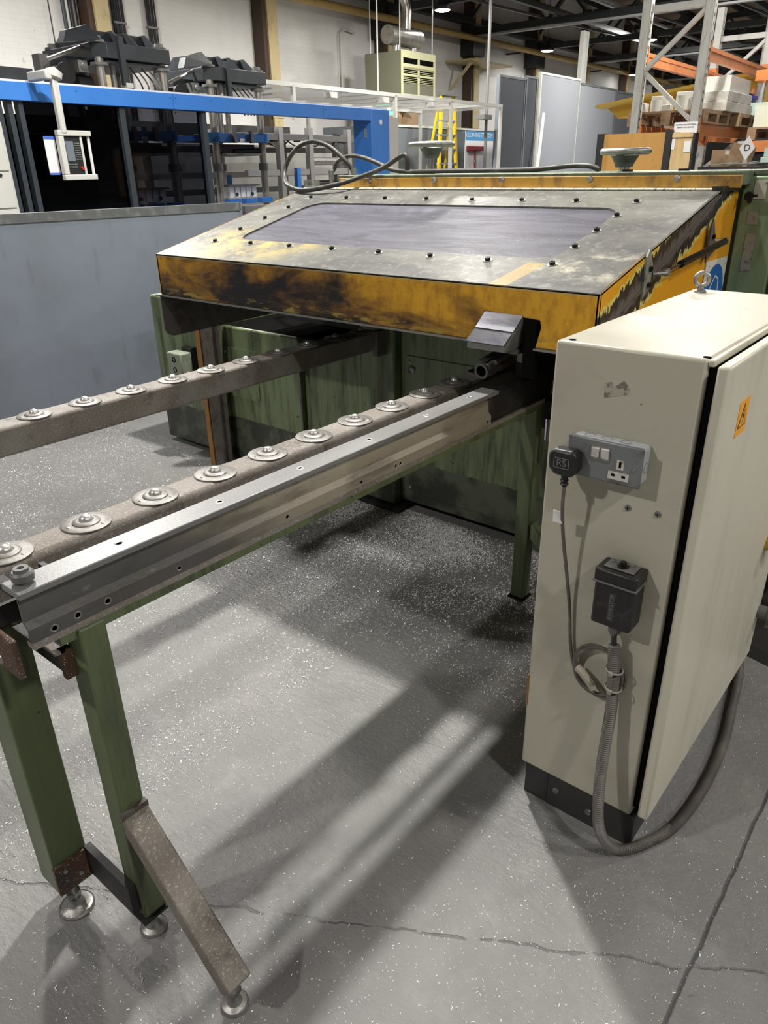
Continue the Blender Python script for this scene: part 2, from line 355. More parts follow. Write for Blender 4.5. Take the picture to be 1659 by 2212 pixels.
M['ceil'] = mat('brown_roof_sheet', (.27, .19, .125), .8, 0, [((.17, .12, .08), .8, (1, 3, 1), .4, .65, .8)])

# ------------------------------------------------------------------ mesh helpers
FR = Matrix.Identity(3)
FR_W = Matrix.Identity(3)
FR_B = Matrix.Rotation(math.radians(2.5), 3, 'Z')
def world(p): return FR @ Vector(p)

class MB:
    def __init__(s): s.b = bmesh.new()
    def vs(s, pts): return [s.b.verts.new(FR @ Vector(p)) for p in pts]
    def face(s, vv, smooth=False):
        try: f = s.b.faces.new(vv); f.smooth = smooth; return f
        except ValueError: return None
    def box(s, x0, x1, y0, y1, z0, z1):
        v = s.vs([(x, y, z) for z in (z0, z1) for y in (y0, y1) for x in (x0, x1)])
        for q in ((0, 2, 3, 1), (4, 5, 7, 6), (0, 1, 5, 4), (2, 6, 7, 3), (0, 4, 6, 2), (1, 3, 7, 5)): s.face([v[i] for i in q])
        return s
    def obox(s, p0, p1, wdt, hgt, up=(0, 0, 1)):
        """bar from p0 to p1 with width (sideways) and height (along up)"""
        p0 = Vector(p0); p1 = Vector(p1); d = (p1-p0).normalized(); u = Vector(up)
        sd = d.cross(u).normalized(); u = sd.cross(d).normalized(); pts = []
        for p in (p0, p1):
            for a, b in ((-1, -1), (1, -1), (1, 1), (-1, 1)): pts.append(p + sd*a*wdt/2 + u*b*hgt/2)
        v = s.vs(pts)
        for q in ((3, 2, 1, 0), (4, 5, 6, 7), (0, 1, 5, 4), (1, 2, 6, 5), (2, 3, 7, 6), (3, 0, 4, 7)): s.face([v[i] for i in q])
        return s
    def cyl(s, p0, p1, r0, r1=None, n=20, caps=True):
        if r1 is None: r1 = r0
        p0 = Vector(p0); p1 = Vector(p1); d = (p1-p0).normalized()
        a = d.orthogonal().normalized(); b = d.cross(a)
        A = s.vs([p0 + (a*math.cos(t)+b*math.sin(t))*r0 for t in [2*PI*i/n for i in range(n)]])
        B = s.vs([p1 + (a*math.cos(t)+b*math.sin(t))*r1 for t in [2*PI*i/n for i in range(n)]])
        for i in range(n): s.face([A[i], A[(i+1) % n], B[(i+1) % n], B[i]], True)
        if caps: s.face(A[::-1]); s.face(B)
        return s
    def lathe(s, c, axis, prof, n=24):
        """prof: list of (radius, height along axis)"""
        c = Vector(c); d = Vector(axis).normalized(); a = d.orthogonal().normalized(); b = d.cross(a); rings = []
        for r, h in prof:
            if r < 1e-6: rings.append(s.vs([c+d*h]))
            else: rings.append(s.vs([c+d*h+(a*math.cos(2*PI*i/n)+b*math.sin(2*PI*i/n))*r for i in range(n)]))
        for A, B in zip(rings, rings[1:]):
            for i in range(n):
                j = (i+1) % n
                if len(A) == 1 and len(B) == 1: continue
                if len(A) == 1: s.face([A[0], B[j], B[i]], True)
                elif len(B) == 1: s.face([A[i], A[j], B[0]], True)
                else: s.face([A[i], A[j], B[j], B[i]], True)
        if len(rings[0]) > 1: s.face(rings[0][::-1])
        if len(rings[-1]) > 1: s.face(rings[-1])
        return s
    def torus(s, c, axis, R, r, n=32, k=10):
        pts = []; d = Vector(axis).normalized(); a = d.orthogonal().normalized(); b = d.cross(a); c = Vector(c)
        rows = []
        for i in range(n):
            t = 2*PI*i/n; e = a*math.cos(t)+b*math.sin(t)
            rows.append(s.vs([c+e*(R+r*math.cos(2*PI*j/k))+d*r*math.sin(2*PI*j/k) for j in range(k)]))
        for i in range(n):
            for j in range(k): s.face([rows[i][j], rows[(i+1) % n][j], rows[(i+1) % n][(j+1) % k], rows[i][(j+1) % k]], True)
        return s
    def prism(s, pts, ext):
        """polygon pts (3D) extruded by vector ext"""
        e = Vector(ext); A = s.vs(pts); B = s.vs([Vector(p)+e for p in pts]); n = len(pts)
        s.face(A[::-1]); s.face(B)
        for i in range(n): s.face([A[i], A[(i+1) % n], B[(i+1) % n], B[i]])
        return s
    def tube(s, pts, r, n=10, ridge=None, closed=False):
        P = smooth_path(pts) if not closed else [Vector(p) for p in pts]
        if ridge:
            # resample evenly, alternate the radius for corrugation
            Q = resample(P, ridge[0]); P = Q
        up = None; rows = []
        for i, p in enumerate(P):
            d = (P[min(i+1, len(P)-1)]-P[max(i-1, 0)]).normalized()
            if up is None: up = d.orthogonal().normalized()
            else: up = (up - d*up.dot(d)).normalized()
            sd = d.cross(up); rr = r
            if ridge: rr = r + (ridge[1] if i % 2 else -ridge[1])
            rows.append(s.vs([p+(up*math.cos(2*PI*j/n)+sd*math.sin(2*PI*j/n))*rr for j in range(n)]))
        for A, B in zip(rows, rows[1:]):
            for j in range(n): s.face([A[j], A[(j+1) % n], B[(j+1) % n], B[j]], True)
        s.face(rows[0][::-1]); s.face(rows[-1]); return s
    def build(s, name, m, parent=None, bevel=0, origin=None):
        bm = s.b; bmesh.ops.recalc_face_normals(bm, faces=bm.faces)
        org = Vector((0, 0, 0))
        if parent is not None: org = Vector(parent.get('_w', (0, 0, 0)))
        elif origin is not None: org = FR @ Vector(origin)
        if org.length: bmesh.ops.translate(bm, verts=bm.verts, vec=-org)
        me = bpy.data.meshes.new(name); bm.to_mesh(me); bm.free(); me.set_sharp_from_angle(angle=.6)
        me.materials.append(M[m] if isinstance(m, str) else m)
        o = bpy.data.objects.new(name, me); COL.objects.link(o)
        if parent is not None: o.parent = parent
        else: o.location = org
        o['_w'] = tuple(org)
        if bevel:
            bv = o.modifiers.new('bevel', 'BEVEL'); bv.width = bevel; bv.segments = 2; bv.limit_method = 'ANGLE'; bv.angle_limit = .6
        return o

def smooth_path(pts, k=8):
    P = [Vector(p) for p in pts]
    if len(P) < 3: return P
    out = []
    E = [P[0]*2-P[1]] + P + [P[-1]*2-P[-2]]
    for i in range(1, len(E)-2):
        a, b, c, d = E[i-1:i+3]
        for j in range(k):
            t = j/k
            out.append(.5*((2*b)+(c-a)*t+(2*a-5*b+4*c-d)*t*t+(3*b-a-3*c+d)*t**3))
    out.append(P[-1]); return out
def resample(P, step):
    out = [P[0]]; acc = 0
    for a, b in zip(P, P[1:]):
        L = (b-a).length
        if L == 0: continue
        t = step-acc
        while t <= L: out.append(a+(b-a)*(t/L)); t += step
        acc = (acc+L) % step
    return out

def thing(name, label, cat, loc, group=None):
    o = bpy.data.objects.new(name, None); COL.objects.link(o); wl = FR @ Vector(loc)
    o.location = wl; o['_w'] = tuple(wl); o['label'] = label; o['category'] = cat; o.empty_display_size = .1
    if group: o['group'] = group
    return o
def tag(o, label, cat, group=None, kind=None):
    if label: o['label'] = label
    if cat: o['category'] = cat
    if group: o['group'] = group
    if kind: o['kind'] = kind
    return o
def BX(name, m, parent, x0, x1, y0, y1, z0, z1, bevel=0):
    return MB().box(x0, x1, y0, y1, z0, z1).build(name, m, parent, bevel)
def part_copy(src, parent, delta):
    """copy of a part (and its sub-parts) moved by delta in world space"""
    c = src.copy(); COL.objects.link(c); c.parent = parent; c.location = Vector(src.location)+Vector(delta)
    for ch in list(src.children):
        d = ch.copy(); COL.objects.link(d); d.parent = c
    return c
def text(body, size, origin, xd, yd, m, parent, name='lettering', ext=.0006, align='CENTER'):
    cu = bpy.data.curves.new(name, 'FONT'); cu.body = body; cu.size = size; cu.extrude = ext; cu.align_x = align; cu.align_y = 'CENTER'
    tmp = bpy.data.objects.new('tmp', cu); COL.objects.link(tmp)
    bpy.context.view_layer.update()
    me = bpy.data.meshes.new_from_object(tmp.evaluated_get(bpy.context.evaluated_depsgraph_get()))
    bpy.data.objects.remove(tmp)
    xd = Vector(xd).normalized(); yd = Vector(yd).normalized(); zd = xd.cross(yd)
    org = Vector(parent['_w']) if parent is not None else Vector((0, 0, 0))
    mt = Matrix((xd, yd, zd)).transposed().to_4x4(); mt = FR.to_4x4() @ mt; mt.translation = FR @ Vector(origin) - org
    me.transform(mt); me.materials.clear(); me.materials.append(M[m])
    o = bpy.data.objects.new(name, me); COL.objects.link(o); o.parent = parent; o['_w'] = tuple(org); return o

# ================================================================== SETTING
FR = FR_W
o = MB().box(-30, 20, -12, 75, -.12, 0).build('floor', 'floor'); tag(o, None, None, kind='structure')
FR = FR_B
wl = MB().box(-12.3, -12, -12, 70, 0, 7).build('wall_left', 'wall'); wl['kind'] = 'structure'
o = MB().box(-12, 16, 62, 62.3, 0, 7).build('wall_back', 'wall'); o['kind'] = 'structure'
o = MB().box(15, 15.3, -12, 62, 0, 7).build('wall_right', 'wall'); o['kind'] = 'structure'
o = MB().box(-12, 15, -9.3, -9, 0, 7).build('wall_front', 'wall'); o['kind'] = 'structure'
ce = MB().box(-12.2, 15.2, -9.2, 62.2, 6.4, 6.55).build('ceiling', 'ceil'); ce['kind'] = 'structure'
# purlins along the hall, trusses across it
for i in range(16):
    x = -11.5+i*1.7
    BX('purlin', 'truss', ce, x-.05, x+.05, -9, 62, 6.22, 6.4)
def truss(y):
    t = MB(); t.box(-12, 15, y-.07, y+.07, 4.72, 4.86); t.box(-12, 15, y-.06, y+.06, 6.05, 6.2)
    x = -12; k = 0
    while x < 14.9:
        z0, z1 = (4.8, 6.1) if k % 2 == 0 else (6.1, 4.8)
        t.obox((x, y, z0), (x+1.2, y, z1), .06, .07, (0, 1, 0)); x += 1.2; k += 1
    return t.build('roof_truss', 'truss', ce)
t0 = truss(8.0); 
for i in range(1, 13):
    d = FR @ Vector((0, 3.85*i, 0)); part_copy(t0, ce, d)
# longitudinal tie beam between trusses, and pale cable trays slung below
BX('tie_beam', 'truss', ce, -11.9, -11.7, -9, 62, 4.95, 5.12)
for x in (-9.2, -5.2, -1.2, 2.8):
    BX('tie_beam', 'truss', ce, x-.05, x+.05, 6, 62, 4.86, 4.98)
    BX('cable_tray', 'tray', ce, x+.9, x+1.0, 6, 62, 5.02, 5.07)
for y in (11.6, 19.3, 27.0, 34.7):
    BX('cable_tray', 'tray', ce, -11.8, 14, y+.2, y+.34, 4.66, 4.7)
for i in range(6):
    x = -10+i*2.1
    MB().obox((x, 16+i, 4.9), (x+1.4, 30+i, 4.8), .05, .05).build('sprinkler_pipe', 'cast', ce)
# wall stanchions (double-channel columns with a recessed brown web)
def stanchion(y, dark=False):
    MB().box(-12, -11.72, y-.16, y-.06, 0, 6.2).build('wall_stanchion', 'brownsteel', wl)
    MB().box(-12, -11.68, y-.06, y+.20, 0, 6.2).box(-11.68, -11.66, y-.10, y+.24, 2.55, 3.15).build('wall_stanchion', 'truss' if dark else 'stanchion', wl)
for y in (8.22, 12.0, 15.85, 19.75, 23.4, 27.2, 31, 34.8, 38.6): stanchion(y)
for y in (15.85, 19.75, 23.4):
    BX('haunch', 'truss', wl, -12, -11.6, y-.3, y+.3, 4.25, 4.95)
p = MB().cyl((-11.55, -8.8, 4.62), (-11.55, 60, 4.62), .075, n=14).build('gas_pipe', 'ochre'); tag(p, 'ochre painted pipe running the length of the white side wall', 'pipe')
for y in (10, 16.6, 22, 28, 34): MB().box(-12, -11.55, y-.03, y+.03, 4.50, 4.54).build('pipe_bracket', 'truss', p)
q = thing('cable_ladder', 'dark perforated cable ladder strip rising up the wall behind the first press', 'cable ladder', (-11.9, 8.55, 0))
BX('strut', 'cast', q, -11.95, -11.85, 8.45, 8.56, 1.5, 6.1)
t = MB()
for i in range(40): t.cyl((-11.85, 8.485, 2.2+i*.1), (-11.845, 8.485, 2.2+i*.1), .013, n=8); t.cyl((-11.85, 8.53, 2.25+i*.1), (-11.845, 8.53, 2.25+i*.1), .013, n=8)
o = t.build('slot_holes', 'white', q)
for (y0, n, lab) in ((8.66, 7, 'bundle of black cables clipped up the wall beside the perforated strip'), (9.33, 6, 'narrower bundle of black cables up the wall right of the other bundle')):
    q = thing('cable_bundle', lab, 'cables', (-11.9, y0, 0))
    for i in range(n): MB().cyl((-11.93+.01*(i % 2), y0+i*.033, 1.2), (-11.93+.01*(i % 2), y0+i*.033, 6.2), .014, n=8).build('cable', 'blk', q)
    for z in (2.6, 3.2, 3.8, 4.4): BX('clip', 'cast', q, -11.96, -11.90, y0-.02, y0+n*.033, z, z+.03)
q = thing('conduit_run', 'grey and chrome conduits beside the cream stanchion, far left', 'conduit', (-11.9, 7.95, 0))
for i, (mm, r) in enumerate((('darkframe', .03), ('offwhite', .02), ('blk', .025), ('cast', .02), ('blk', .022))):
    MB().cyl((-11.93, 7.78+i*.06, .5), (-11.93, 7.78+i*.06, 6.2), r, n=10).build('conduit', mm, q)
o = MB().cyl((-11.95, 7.55, 2), (-11.95, 7.55, 6.2), .008, n=6).build('wall_wire', 'blk'); tag(o, 'single thin dark wire hanging down the white wall', 'wire')
q = thing('wall_conduit', 'pale conduit with a bent hook top on the white wall left of the heater', 'conduit', (-11.9, 14.4, 2.6))
MB().tube([(-11.93, 14.9, 4.3), (-11.93, 14.6, 4.33), (-11.93, 14.45, 4.28), (-11.93, 14.4, 4.1), (-11.93, 14.4, 2.7)], .02, 8).build('pipe', 'offwhite', q)

# high bay lamps that show in the photograph
def high_bay(x, y, z, lab):
    q = thing('high_bay_lamp', lab, 'lamp', (x, y, z), 'lit high bay lamps under the roof')
    MB().lathe((x, y, z+.02), (0, 0, 1), [(.17, 0), (.19, .02), (.19, .07), (.10, .12), (.08, .24), (0, .26)], 20).build('housing', 'blk', q)
    MB().lathe((x, y, z), (0, 0, 1), [(0, 0), (.12, .0), (.165, .02)], 20).build('lens', 'lens', q)
    MB().cyl((x, y, z+.26), (x, y, 6.3), .012, n=6).build('suspension_rod', 'cast', q)
high_bay(-10.0, 15.46, 4.56, 'lit lamp directly above and right of the suspended heater')
high_bay(-10.82, 22.2, 4.5, 'lit lamp over the tall grey boards')
high_bay(-11.2, 30.2, 4.5, 'small lit lamp low between the rack uprights')
high_bay(-7.94, 22.3, 4.5, 'lit lamp seen through the rack bracing')

# suspended warm air heater
q = thing('suspended_heater', 'olive and primrose warm air heater hung below its flue by the wall', 'heater', (-10.4, 14.6, 2.95))
HY0, HY1, HX0, HX1 = 13.98, 15.2, -10.95, -10.0
BX('casing', 'olive', q, HX0, HX1-.02, HY0, HY1, 2.95, 3.74, .01)
t = MB().box(HX1-.02, HX1, HY0-.01, HY0+.05, 2.94, 3.75).box(HX1-.02, HX1, HY1-.05, HY1+.01, 2.94, 3.75).box(HX1-.02, HX1, HY0+.05, HY1-.05, 3.62, 3.75)
t.box(HX1-.02, HX1, HY0+.05, HY1-.05, 3.42, 3.52).box(HX1-.02, HX1, HY0+.05, HY1-.05, 3.3, 3.34).box(HX1-.02, HX1, HY0+.05, HY1-.05, 2.94, 2.98)
t.box(HX1-.02, HX1, 14.56, 14.62, 2.98, 3.62).box(HX1-.02, HX1, HY0+.05, HY1-.05, 3.42, 3.46)
t.build('front_frame', 'primrose', q)
BX('grille_backing', 'dark', q, HX1-.03, HX1-.018, HY0+.05, HY1-.05, 3.17, 3.64)
for a, b in ((HY0+.06, 14.55), (14.63, HY1-.06)):
    BX('lower_panel', 'olive', q, HX1-.02, HX1-.005, a, b, 2.98, 3.17)
    for i in range(8): MB().obox((HX1-.012, a, 3.185+i*.03), (HX1-.012, b, 3.185+i*.03), .022, .005, (.5, 0, 1)).build('louvre', 'primrose', q)
for a, b in ((HY0+.10, 14.50), (14.68, HY1-.10)): BX('air_slot', 'dark', q, HX1-.004, HX1+.002, a, b, 3.53, 3.60)
MB().cyl((-10.3, 13.9, 4.02), (-10.3, 15.0, 4.02), .17, n=20).build('flue_drum', 'flue', q)
MB().tube([(-10.3, 14.55, 4.15), (-10.3, 14.55, 4.6), (-10.35, 14.35, 4.9), (-10.4, 14.3, 5.2), (-10.4, 14.3, 6.35)], .10, 16).build('flue_pipe', 'flue', q)
for y in (14.2, 14.8): MB().cyl((-10.3, y, 3.74), (-10.3, y, 3.88), .07, n=14).build('drum_stub', 'flue', q)
for x, y in ((-10.85, 14.05), (-10.1, 14.05), (-10.05, 15.15)): MB().cyl((x, y, 3.74), (x, y, 6.3), .012, n=6).build('hanging_rod', 'offwhite', q)
q = thing('wall_shelf_bracket', 'pale timber shelf on a diagonal strut high on the wall right of the heater', 'shelf', (-11.7, 19.6, 4.0))
BX('board', 'stanchion', q, -11.99, -11.2, 18.7, 20.9, 4.05, 4.09); MB().obox((-11.95, 18.9, 3.45), (-11.3, 18.9, 4.05), .06, .06).build('strut', 'stanchion', q)
q = thing('wall_vent', 'small round white vent on the wall beside the grey boards', 'vent', (-11.95, 23.0, 3.6))
MB().lathe((-12, 23.0, 3.75), (1, 0, 0), [(.28, 0), (.28, .08), (.2, .12), (0, .12)], 20).build('cover', 'white', q)

# ================================================================== BLUE FORMING MACHINE
q = thing('forming_machine', 'long bright blue framed forming machine with smoked guards and press heads', 'machine', (-7.2, 5, 0))
BX('top_beam', 'blue', q, -6.12, -6.0, 1.2, 7.76, 2.11, 2.235, .004)
BX('walkway_edge', 'white', q, -6.7, -6.02, 1.2, 8.1, 2.236, 2.25)
for y in (1.9, 4.86, 6.9): BX('beam_joint', 'blue2', q, -6.0, -5.998, y-.003, y+.003, 2.115, 2.23)
t = MB()
for y in (3.0, 3.9, 4.83, 4.89, 5.3, 6.0, 6.86, 6.94): t.cyl((-6.0, y, 2.2), (-5.995, y, 2.2), .006, n=8)
t.build('beam_screws', 'blue2', q)
t = MB().box(-6.28, -6.0, 7.76, 8.12, 0, 2.235); ep = t.build('end_post', 'blue', q, .006)
BX('handle', 'profile', ep, -6.10, -6.07, 7.745, 7.76, 1.93, 2.03)
MB().cyl((-6.0, 7.94, 2.1), (-5.994, 7.94, 2.1), .028, n=16).build('badge', 'white', ep)
BX('white_end_panel', 'offwhite', q, -6.3, -6.02, 8.13, 8.33, 0, 2.16)
BX('rear_beam', 'cast', q, -9.0, -8.88, 1.2, 9.4, 2.05, 2.2)
for y in (3.26, 3.345, 3.43): BX('guard_post', 'darkframe', q, -6.10, -6.04, y-.02, y+.02, 0, 2.11)
for y in (4.335, 5.23): BX('guard_post', 'darkframe', q, -6.10, -6.03, y-.035, y+.02, 0, 2.11)
BX('smoked_panel', 'smoke_dark', q, -6.075, -6.069, 3.45, 4.31, .1, 2.11); BX('smoked_panel', 'smoke', q, -6.075, -6.069, 4.36, 5.2, .1, 2.11)
BX('inner_cladding', 'blk', q, -6.5, -6.46, 3.24, 4.25, .1, 2.05)
BX('guard_rail', 'darkframe', q, -6.10, -6.03, 3.24, 5.25, 1.22, 1.27)
BX('machine_bed', 'cast', q, -8.8, -6.3, 3.3, 9.4, 0, 1.0)
t = MB()
for y in (3.98, 4.66, 4.9): t.cyl((-6.03, y, 2.085), (-6.02, y, 2.085), .012, n=10)
t.build('panel_screws', 'chrome', q)
# press heads
def press(y0, dz, n=0):
    h = bpy.data.objects.new('press_head', None); COL.objects.link(h); h.parent = q; h['_w'] = q['_w']
    y1 = y0+.84; X0 = -7.0; X1 = -7.95; z0, z1 = 2.50+dz, 2.63+dz
    t = MB()
    t.prism([(X0, y0+.10, z0), (X0, y1, z0), (X1, y1, z0), (X1, y0, z0), (X0-.12, y0, z0)], (0, 0, z1-z0))
    t.build('crosshead', 'press', h, .006)
    BX('lower_flange', 'press', h, X1+.05, X0-.05, y0+.1, y1-.02, z0-.035, z0-.015)
    # sloping gusset plates on top
    t = MB()
    for yy in (y0+.08, y0+.36, y0+.52, y1-.10):
        t.prism([(X0-.08, yy, z1), (X0-.26, yy, z1+.14), (X1+.26, yy, z1+.14), (X1+.05, yy, z1)], (0, .02, 0))
    t.prism([(X0-.30, y0+.08, z1+.0), (X0-.30, y0+.08, z1+.13), (X1+.28, y0+.08, z1+.13), (X1+.28, y0+.08, z1)], (0, y1-y0-.18, 0))
    t.build('gusset_frame', 'press', h)
    # hinged side cover standing up on the left, over the drive
    t = MB().prism([(X0-.02, y0-.34, z0+.09), (X0-.04, y0-.28, z1+.06), (X0-.06, y0-.04, z1+.13), (X0-.02, y0+.06, z1+.02)], (-.10, 0, 0))
    t.build('drive_cover', 'press', h)
    MB().cyl((X0-.2, y0-.42, z0-.04), (X0-.3, y0+.05, z0+.12), .018, n=8).build('tie_bar', 'flue', h)
    BX('drive_bracket', 'press', h, X0-.6, X0-.3, y0-.28, y0+.02, z0-.16, z0+.02)
    MB().cyl((X0-.25, y0-.22, z0-.14), (X0-.50, y0-.22, z0-.14), .10, n=20).build('drive_wheel', 'blk', h)
    MB().box(X0-.32, X0-.18, y0-.12, y0-.02, z0-.12, z0-.02).cyl((X0-.18, y0-.07, z0-.07), (X0-.15, y0-.07, z0-.07), .028, n=12).build('gearbox', 'zinc', h)
    MB().cyl((X0-.3, y0-.10, z0-.20), (X0-.3, y0+.06, z0-.20), .07, n=16).build('motor', 'blk', h)
    BX('cover_box', 'cast', h, X0-.45, X0-.33, y0-.42, y0-.32, z0-.18, z0+.02)
    for yy, tp in ((y0+.06, .05), (y1-.05, .05)):
        for xx in (X0-.10, X1+.1):
            t = MB().cyl((xx, yy, 1.0), (xx, yy, z0+.01), .042, n=18)
            t.build('column', 'steelcol', h)
            t = MB().cyl((xx, yy, z1), (xx, yy, z1+.02), .075, n=16).cyl((xx, yy, z1+.02), (xx, yy, z1+.055), .045, n=6)
            t.cyl((xx, yy, z0-.06), (xx, yy, z0-.035), .085, n=16).cyl((xx, yy, 1.60), (xx, yy, 1.68), .058, n=16)
            t.build('column_nuts', 'cast', h)
    for yy in (y0+.30, y0+.42): MB().cyl((X0-.25, yy, 1.9), (X0-.25, yy, z0), .03, n=12).build('ram', 'steelcol', h)
    MB().box(X0-.02, X0+.02, y0+.22, y0+.28, z0-.22, z1+.06).build('front_strap', 'press', h)
    BX('counter_block', 'offwhite', h, X0-.03, X0+.03, y0+.24, y0+.32, z0-.24, z0-.2)
    for j in range(4): MB().tube([(X0-.1, y0+.4+j*.07, z0-.05), (X0+.02, y0+.42+j*.08, z0-.2), (X0-.05, y0+.5+j*.05, z0-.32)], .008, 6).build('hose_loop', 'cord' if j % 2 else 'blk', h)
    # moving blue platen, tooling, lower platen
    t = MB().cyl((X0-.10, y0+.06, 1.90), (X0-.10, y0+.06, 1.995), .085, n=20).box(X0-.14, X0-.02, y0+.06, y1-.05, 1.90, 1.985).cyl((X0-.10, y1-.05, 1.90), (X0-.10, y1-.05, 1.995), .085, n=20)
    t.box(X1, X0-.1, y0+.05, y1-.04, 1.92, 1.98); t.build('moving_platen', 'blue2', h)
    for yy in (y0+.27, y0+.53): BX('clamp', 'cast', h, X0-.02, X0+.02, yy-.022, yy+.022, 1.89, 2.02)
    BX('label_plate', 'paper', h, X0-.02, X0-.015, y0+.36, y0+.44, 1.905, 1.935)
    MB().box(X0-.5, X0-.12, y0+.16, y1-.16, 1.80, 1.88).cyl((X0-.12, y0+.34, 1.80), (X0-.12, y1-.1, 1.81), .03, n=12).build('upper_tool', 'blk', h)
    BX('tool_rail', 'cast', h, X0-.6, X0-.05, y0+.1, y1-.12, 1.76, 1.785)
    t = MB()
    for yy in (y0+.16, y0+.42, y0+.68): t.box(X0-.05, X0+.03, yy-.09, yy+.09, 1.245, 1.30)
    t.build('lower_platen', 'blue', h)
    t = MB()
    for j in range(5): t.box(X0-.3, X0-.1, y0+.20+j*.09, y0+.275+j*.09, 1.31, 1.43)
    t.build('mould_block', 'paper', h)
    MB().box(X0-.35, X0-.08, y0+.18, y0+.68, 1.43, 1.45).build('mould_top', 'cast', h)
    for yy in (y0+.3, y0+.55): MB().lathe((X0-.09, yy, 1.345), (1, 0, 0), [(.02, 0), (.02, .012), (0, .012)], 10).build('knob', 'blk', h)
    return h
press(4.86, .10); press(6.22, 0); press(2.9, .02)
# internal silver profile frames and rollers seen through the open bays
for (x, y) in ((-7.4, 7.62), (-7.4, 8.19), (-7.4, 9.0), (-8.3, 5.4), (-8.3, 7.3), (-8.3, 8.6), (-8.3, 9.8), (-8.3, 6.2)):
    BX('profile_post', 'profile' if x > -8 else 'cast', q, x-.04, x+.04, y-.04, y+.04, 0, 2.1)
for (x, z, mm) in ((-7.4, 1.57, 'profile'), (-8.3, 1.55, 'profile'), (-8.3, 1.35, 'cast'), (-8.3, 1.86, 'cast'), (-7.4, 1.98, 'cast')):
    BX('profile_rail', mm, q, x-.03, x+.03, 3.3 if x < -8 else 7.0, 10.2 if x < -8 else 9.3, z-.035, z+.035)
for (y, z, r, mm) in ((8.6, 1.70, .05, 'zinc'), (8.6, 1.42, .04, 'blk'), (8.7, 1.95, .03, 'zinc')):
    MB().cyl((-7.45, y-.36, z), (-7.45, y+.36, z), r, n=16).build('roller', mm, q)
BX('blue_actuator', 'blue', q, -7.40, -7.34, 7.86, 7.93, 1.38, 1.62)
BX('blue_actuator', 'blue2', q, -8.2, -8.14, 7.3, 7.42, 1.38, 1.55)
for j in range(5): MB().tube([(-7.5, 7.4+j*.35, 2.02), (-7.45, 7.5+j*.35, 1.9+.03*j), (-7.45, 7.7+j*.33, 1.88), (-7.4, 7.85+j*.3, 1.97)], .009, 6).build('hanging_hose', 'blk', q)
for j in range(7): BX('sensor_block', 'blk', q, -7.45, -7.38, 7.5+j*.22, 7.56+j*.22, 1.93+.03*(j % 2), 1.98+.03*(j % 2))
BX('film_sheet', 'panel_l', q, -8.2, -7.5, 6.9, 9.5, 2.02, 2.03)
BX('back_guard', 'offwhite', q, -9.0, -8.95, 4.5, 10.5, .3, 1.95)
for j in range(6): MB().obox((-7.3, 4.45+j*.03, 1.85), (-7.25, 4.35+j*.09, 1.55), .012, .012).build('cable_fan', 'blk', q)
MB().cyl((-7.2, 4.75, 1.82), (-7.4, 4.75, 1.82), .14, n=24).build('reel', 'blk', q)
BX('bracket_plate', 'press', q, -6.35, -6.1, 3.28, 3.62, 2.25, 2.34)
BX('bracket_plate', 'press', q, -6.6, -6.4, 3.2, 3.4, 2.25, 2.36)

# control pendant hanging on its arm
q = thing('control_pendant', 'off-white control pendant with keypad and screen hanging on an angled arm', 'control panel', (-5.8, 3.7, 1.5))
MB().box(-5.98, -5.72, 3.49, 3.545, 2.235, 2.30).build('arm_mount', 'offwhite', q, .012)
MB().lathe((-5.76, 3.57, 2.245), (0, .3, 1), [(.045, 0), (.06, .01), (.062, .05), (.0, .085)], 20).build('arm_elbow', 'offwhite', q)
MB().obox((-5.76, 3.57, 2.26), (-5.76, 3.57, 1.88), .05, .05, (0, 1, 0)).build('arm_tube', 'offwhite', q, .01)
PX = -5.77
t = MB().box(PX-.02, PX+.03, 3.515, 3.80, 1.865, 1.905).box(PX-.02, PX+.03, 3.515, 3.80, 1.555, 1.595).box(PX-.02, PX+.03, 3.515, 3.56, 1.595, 1.865).box(PX-.02, PX+.02, 3.70, 3.72, 1.595, 1.865)
t.build('housing_frame', 'offwhite', q, .006)
MB().cyl((PX, 3.785, 1.59), (PX, 3.785, 1.87), .012, n=12).build('grab_handle', 'white', q)
BX('keypad_plate', 'blk', q, PX-.01, PX+.012, 3.56, 3.70, 1.597, 1.863)
BX('screen', 'screen', q, PX+.012, PX+.014, 3.572, 3.638, 1.69, 1.83)
t = MB()
for r in range(8):
    for c in range(4): t.box(PX+.012, PX+.016, 3.645+c*.0125, 3.653+c*.0125, 1.70+r*.016, 1.708+r*.016)
for r in range(2):
    for c in range(10): t.box(PX+.012, PX+.016, 3.570+c*.0075, 3.575+c*.0075, 1.645+r*.017, 1.655+r*.017)
t.build('keys', 'plate_grey', q)
MB().cyl((PX+.012, 3.68, 1.64), (PX+.03, 3.68, 1.64), .012, n=14).build('stop_button', 'redb', q)
pp = BX('document_pocket', 'paper', q, PX-.06, PX-.055, 3.44, 3.53, 1.60, 1.86)
BX('blue_strip', 'bluepaper', pp, PX-.054, PX-.052, 3.44, 3.53, 1.845, 1.865); BX('blue_strip', 'bluepaper', pp, PX-.054, PX-.052, 3.44, 3.53, 1.595, 1.61)

# cream cabinet, far left edge
q = thing('switchgear_cabinet', 'cream switchgear cabinet at the left edge beside the smoked guards', 'cabinet', (-6.2, 2.8, 0))
BX('casing', 'offwhite', q, -6.7, -5.99, 2.2, 3.22, 0, 1.96)
for z0, z1 in ((.1, 1.36), (1.37, 1.62), (1.63, 1.94)): BX('door', 'offwhite', q, -5.99, -5.975, 2.25, 3.20, z0, z1, .003)
MB().cyl((-5.975, 3.12, 1.60), (-5.965, 3.12, 1.60), .012, n=10).build('lock', 'blk', q)

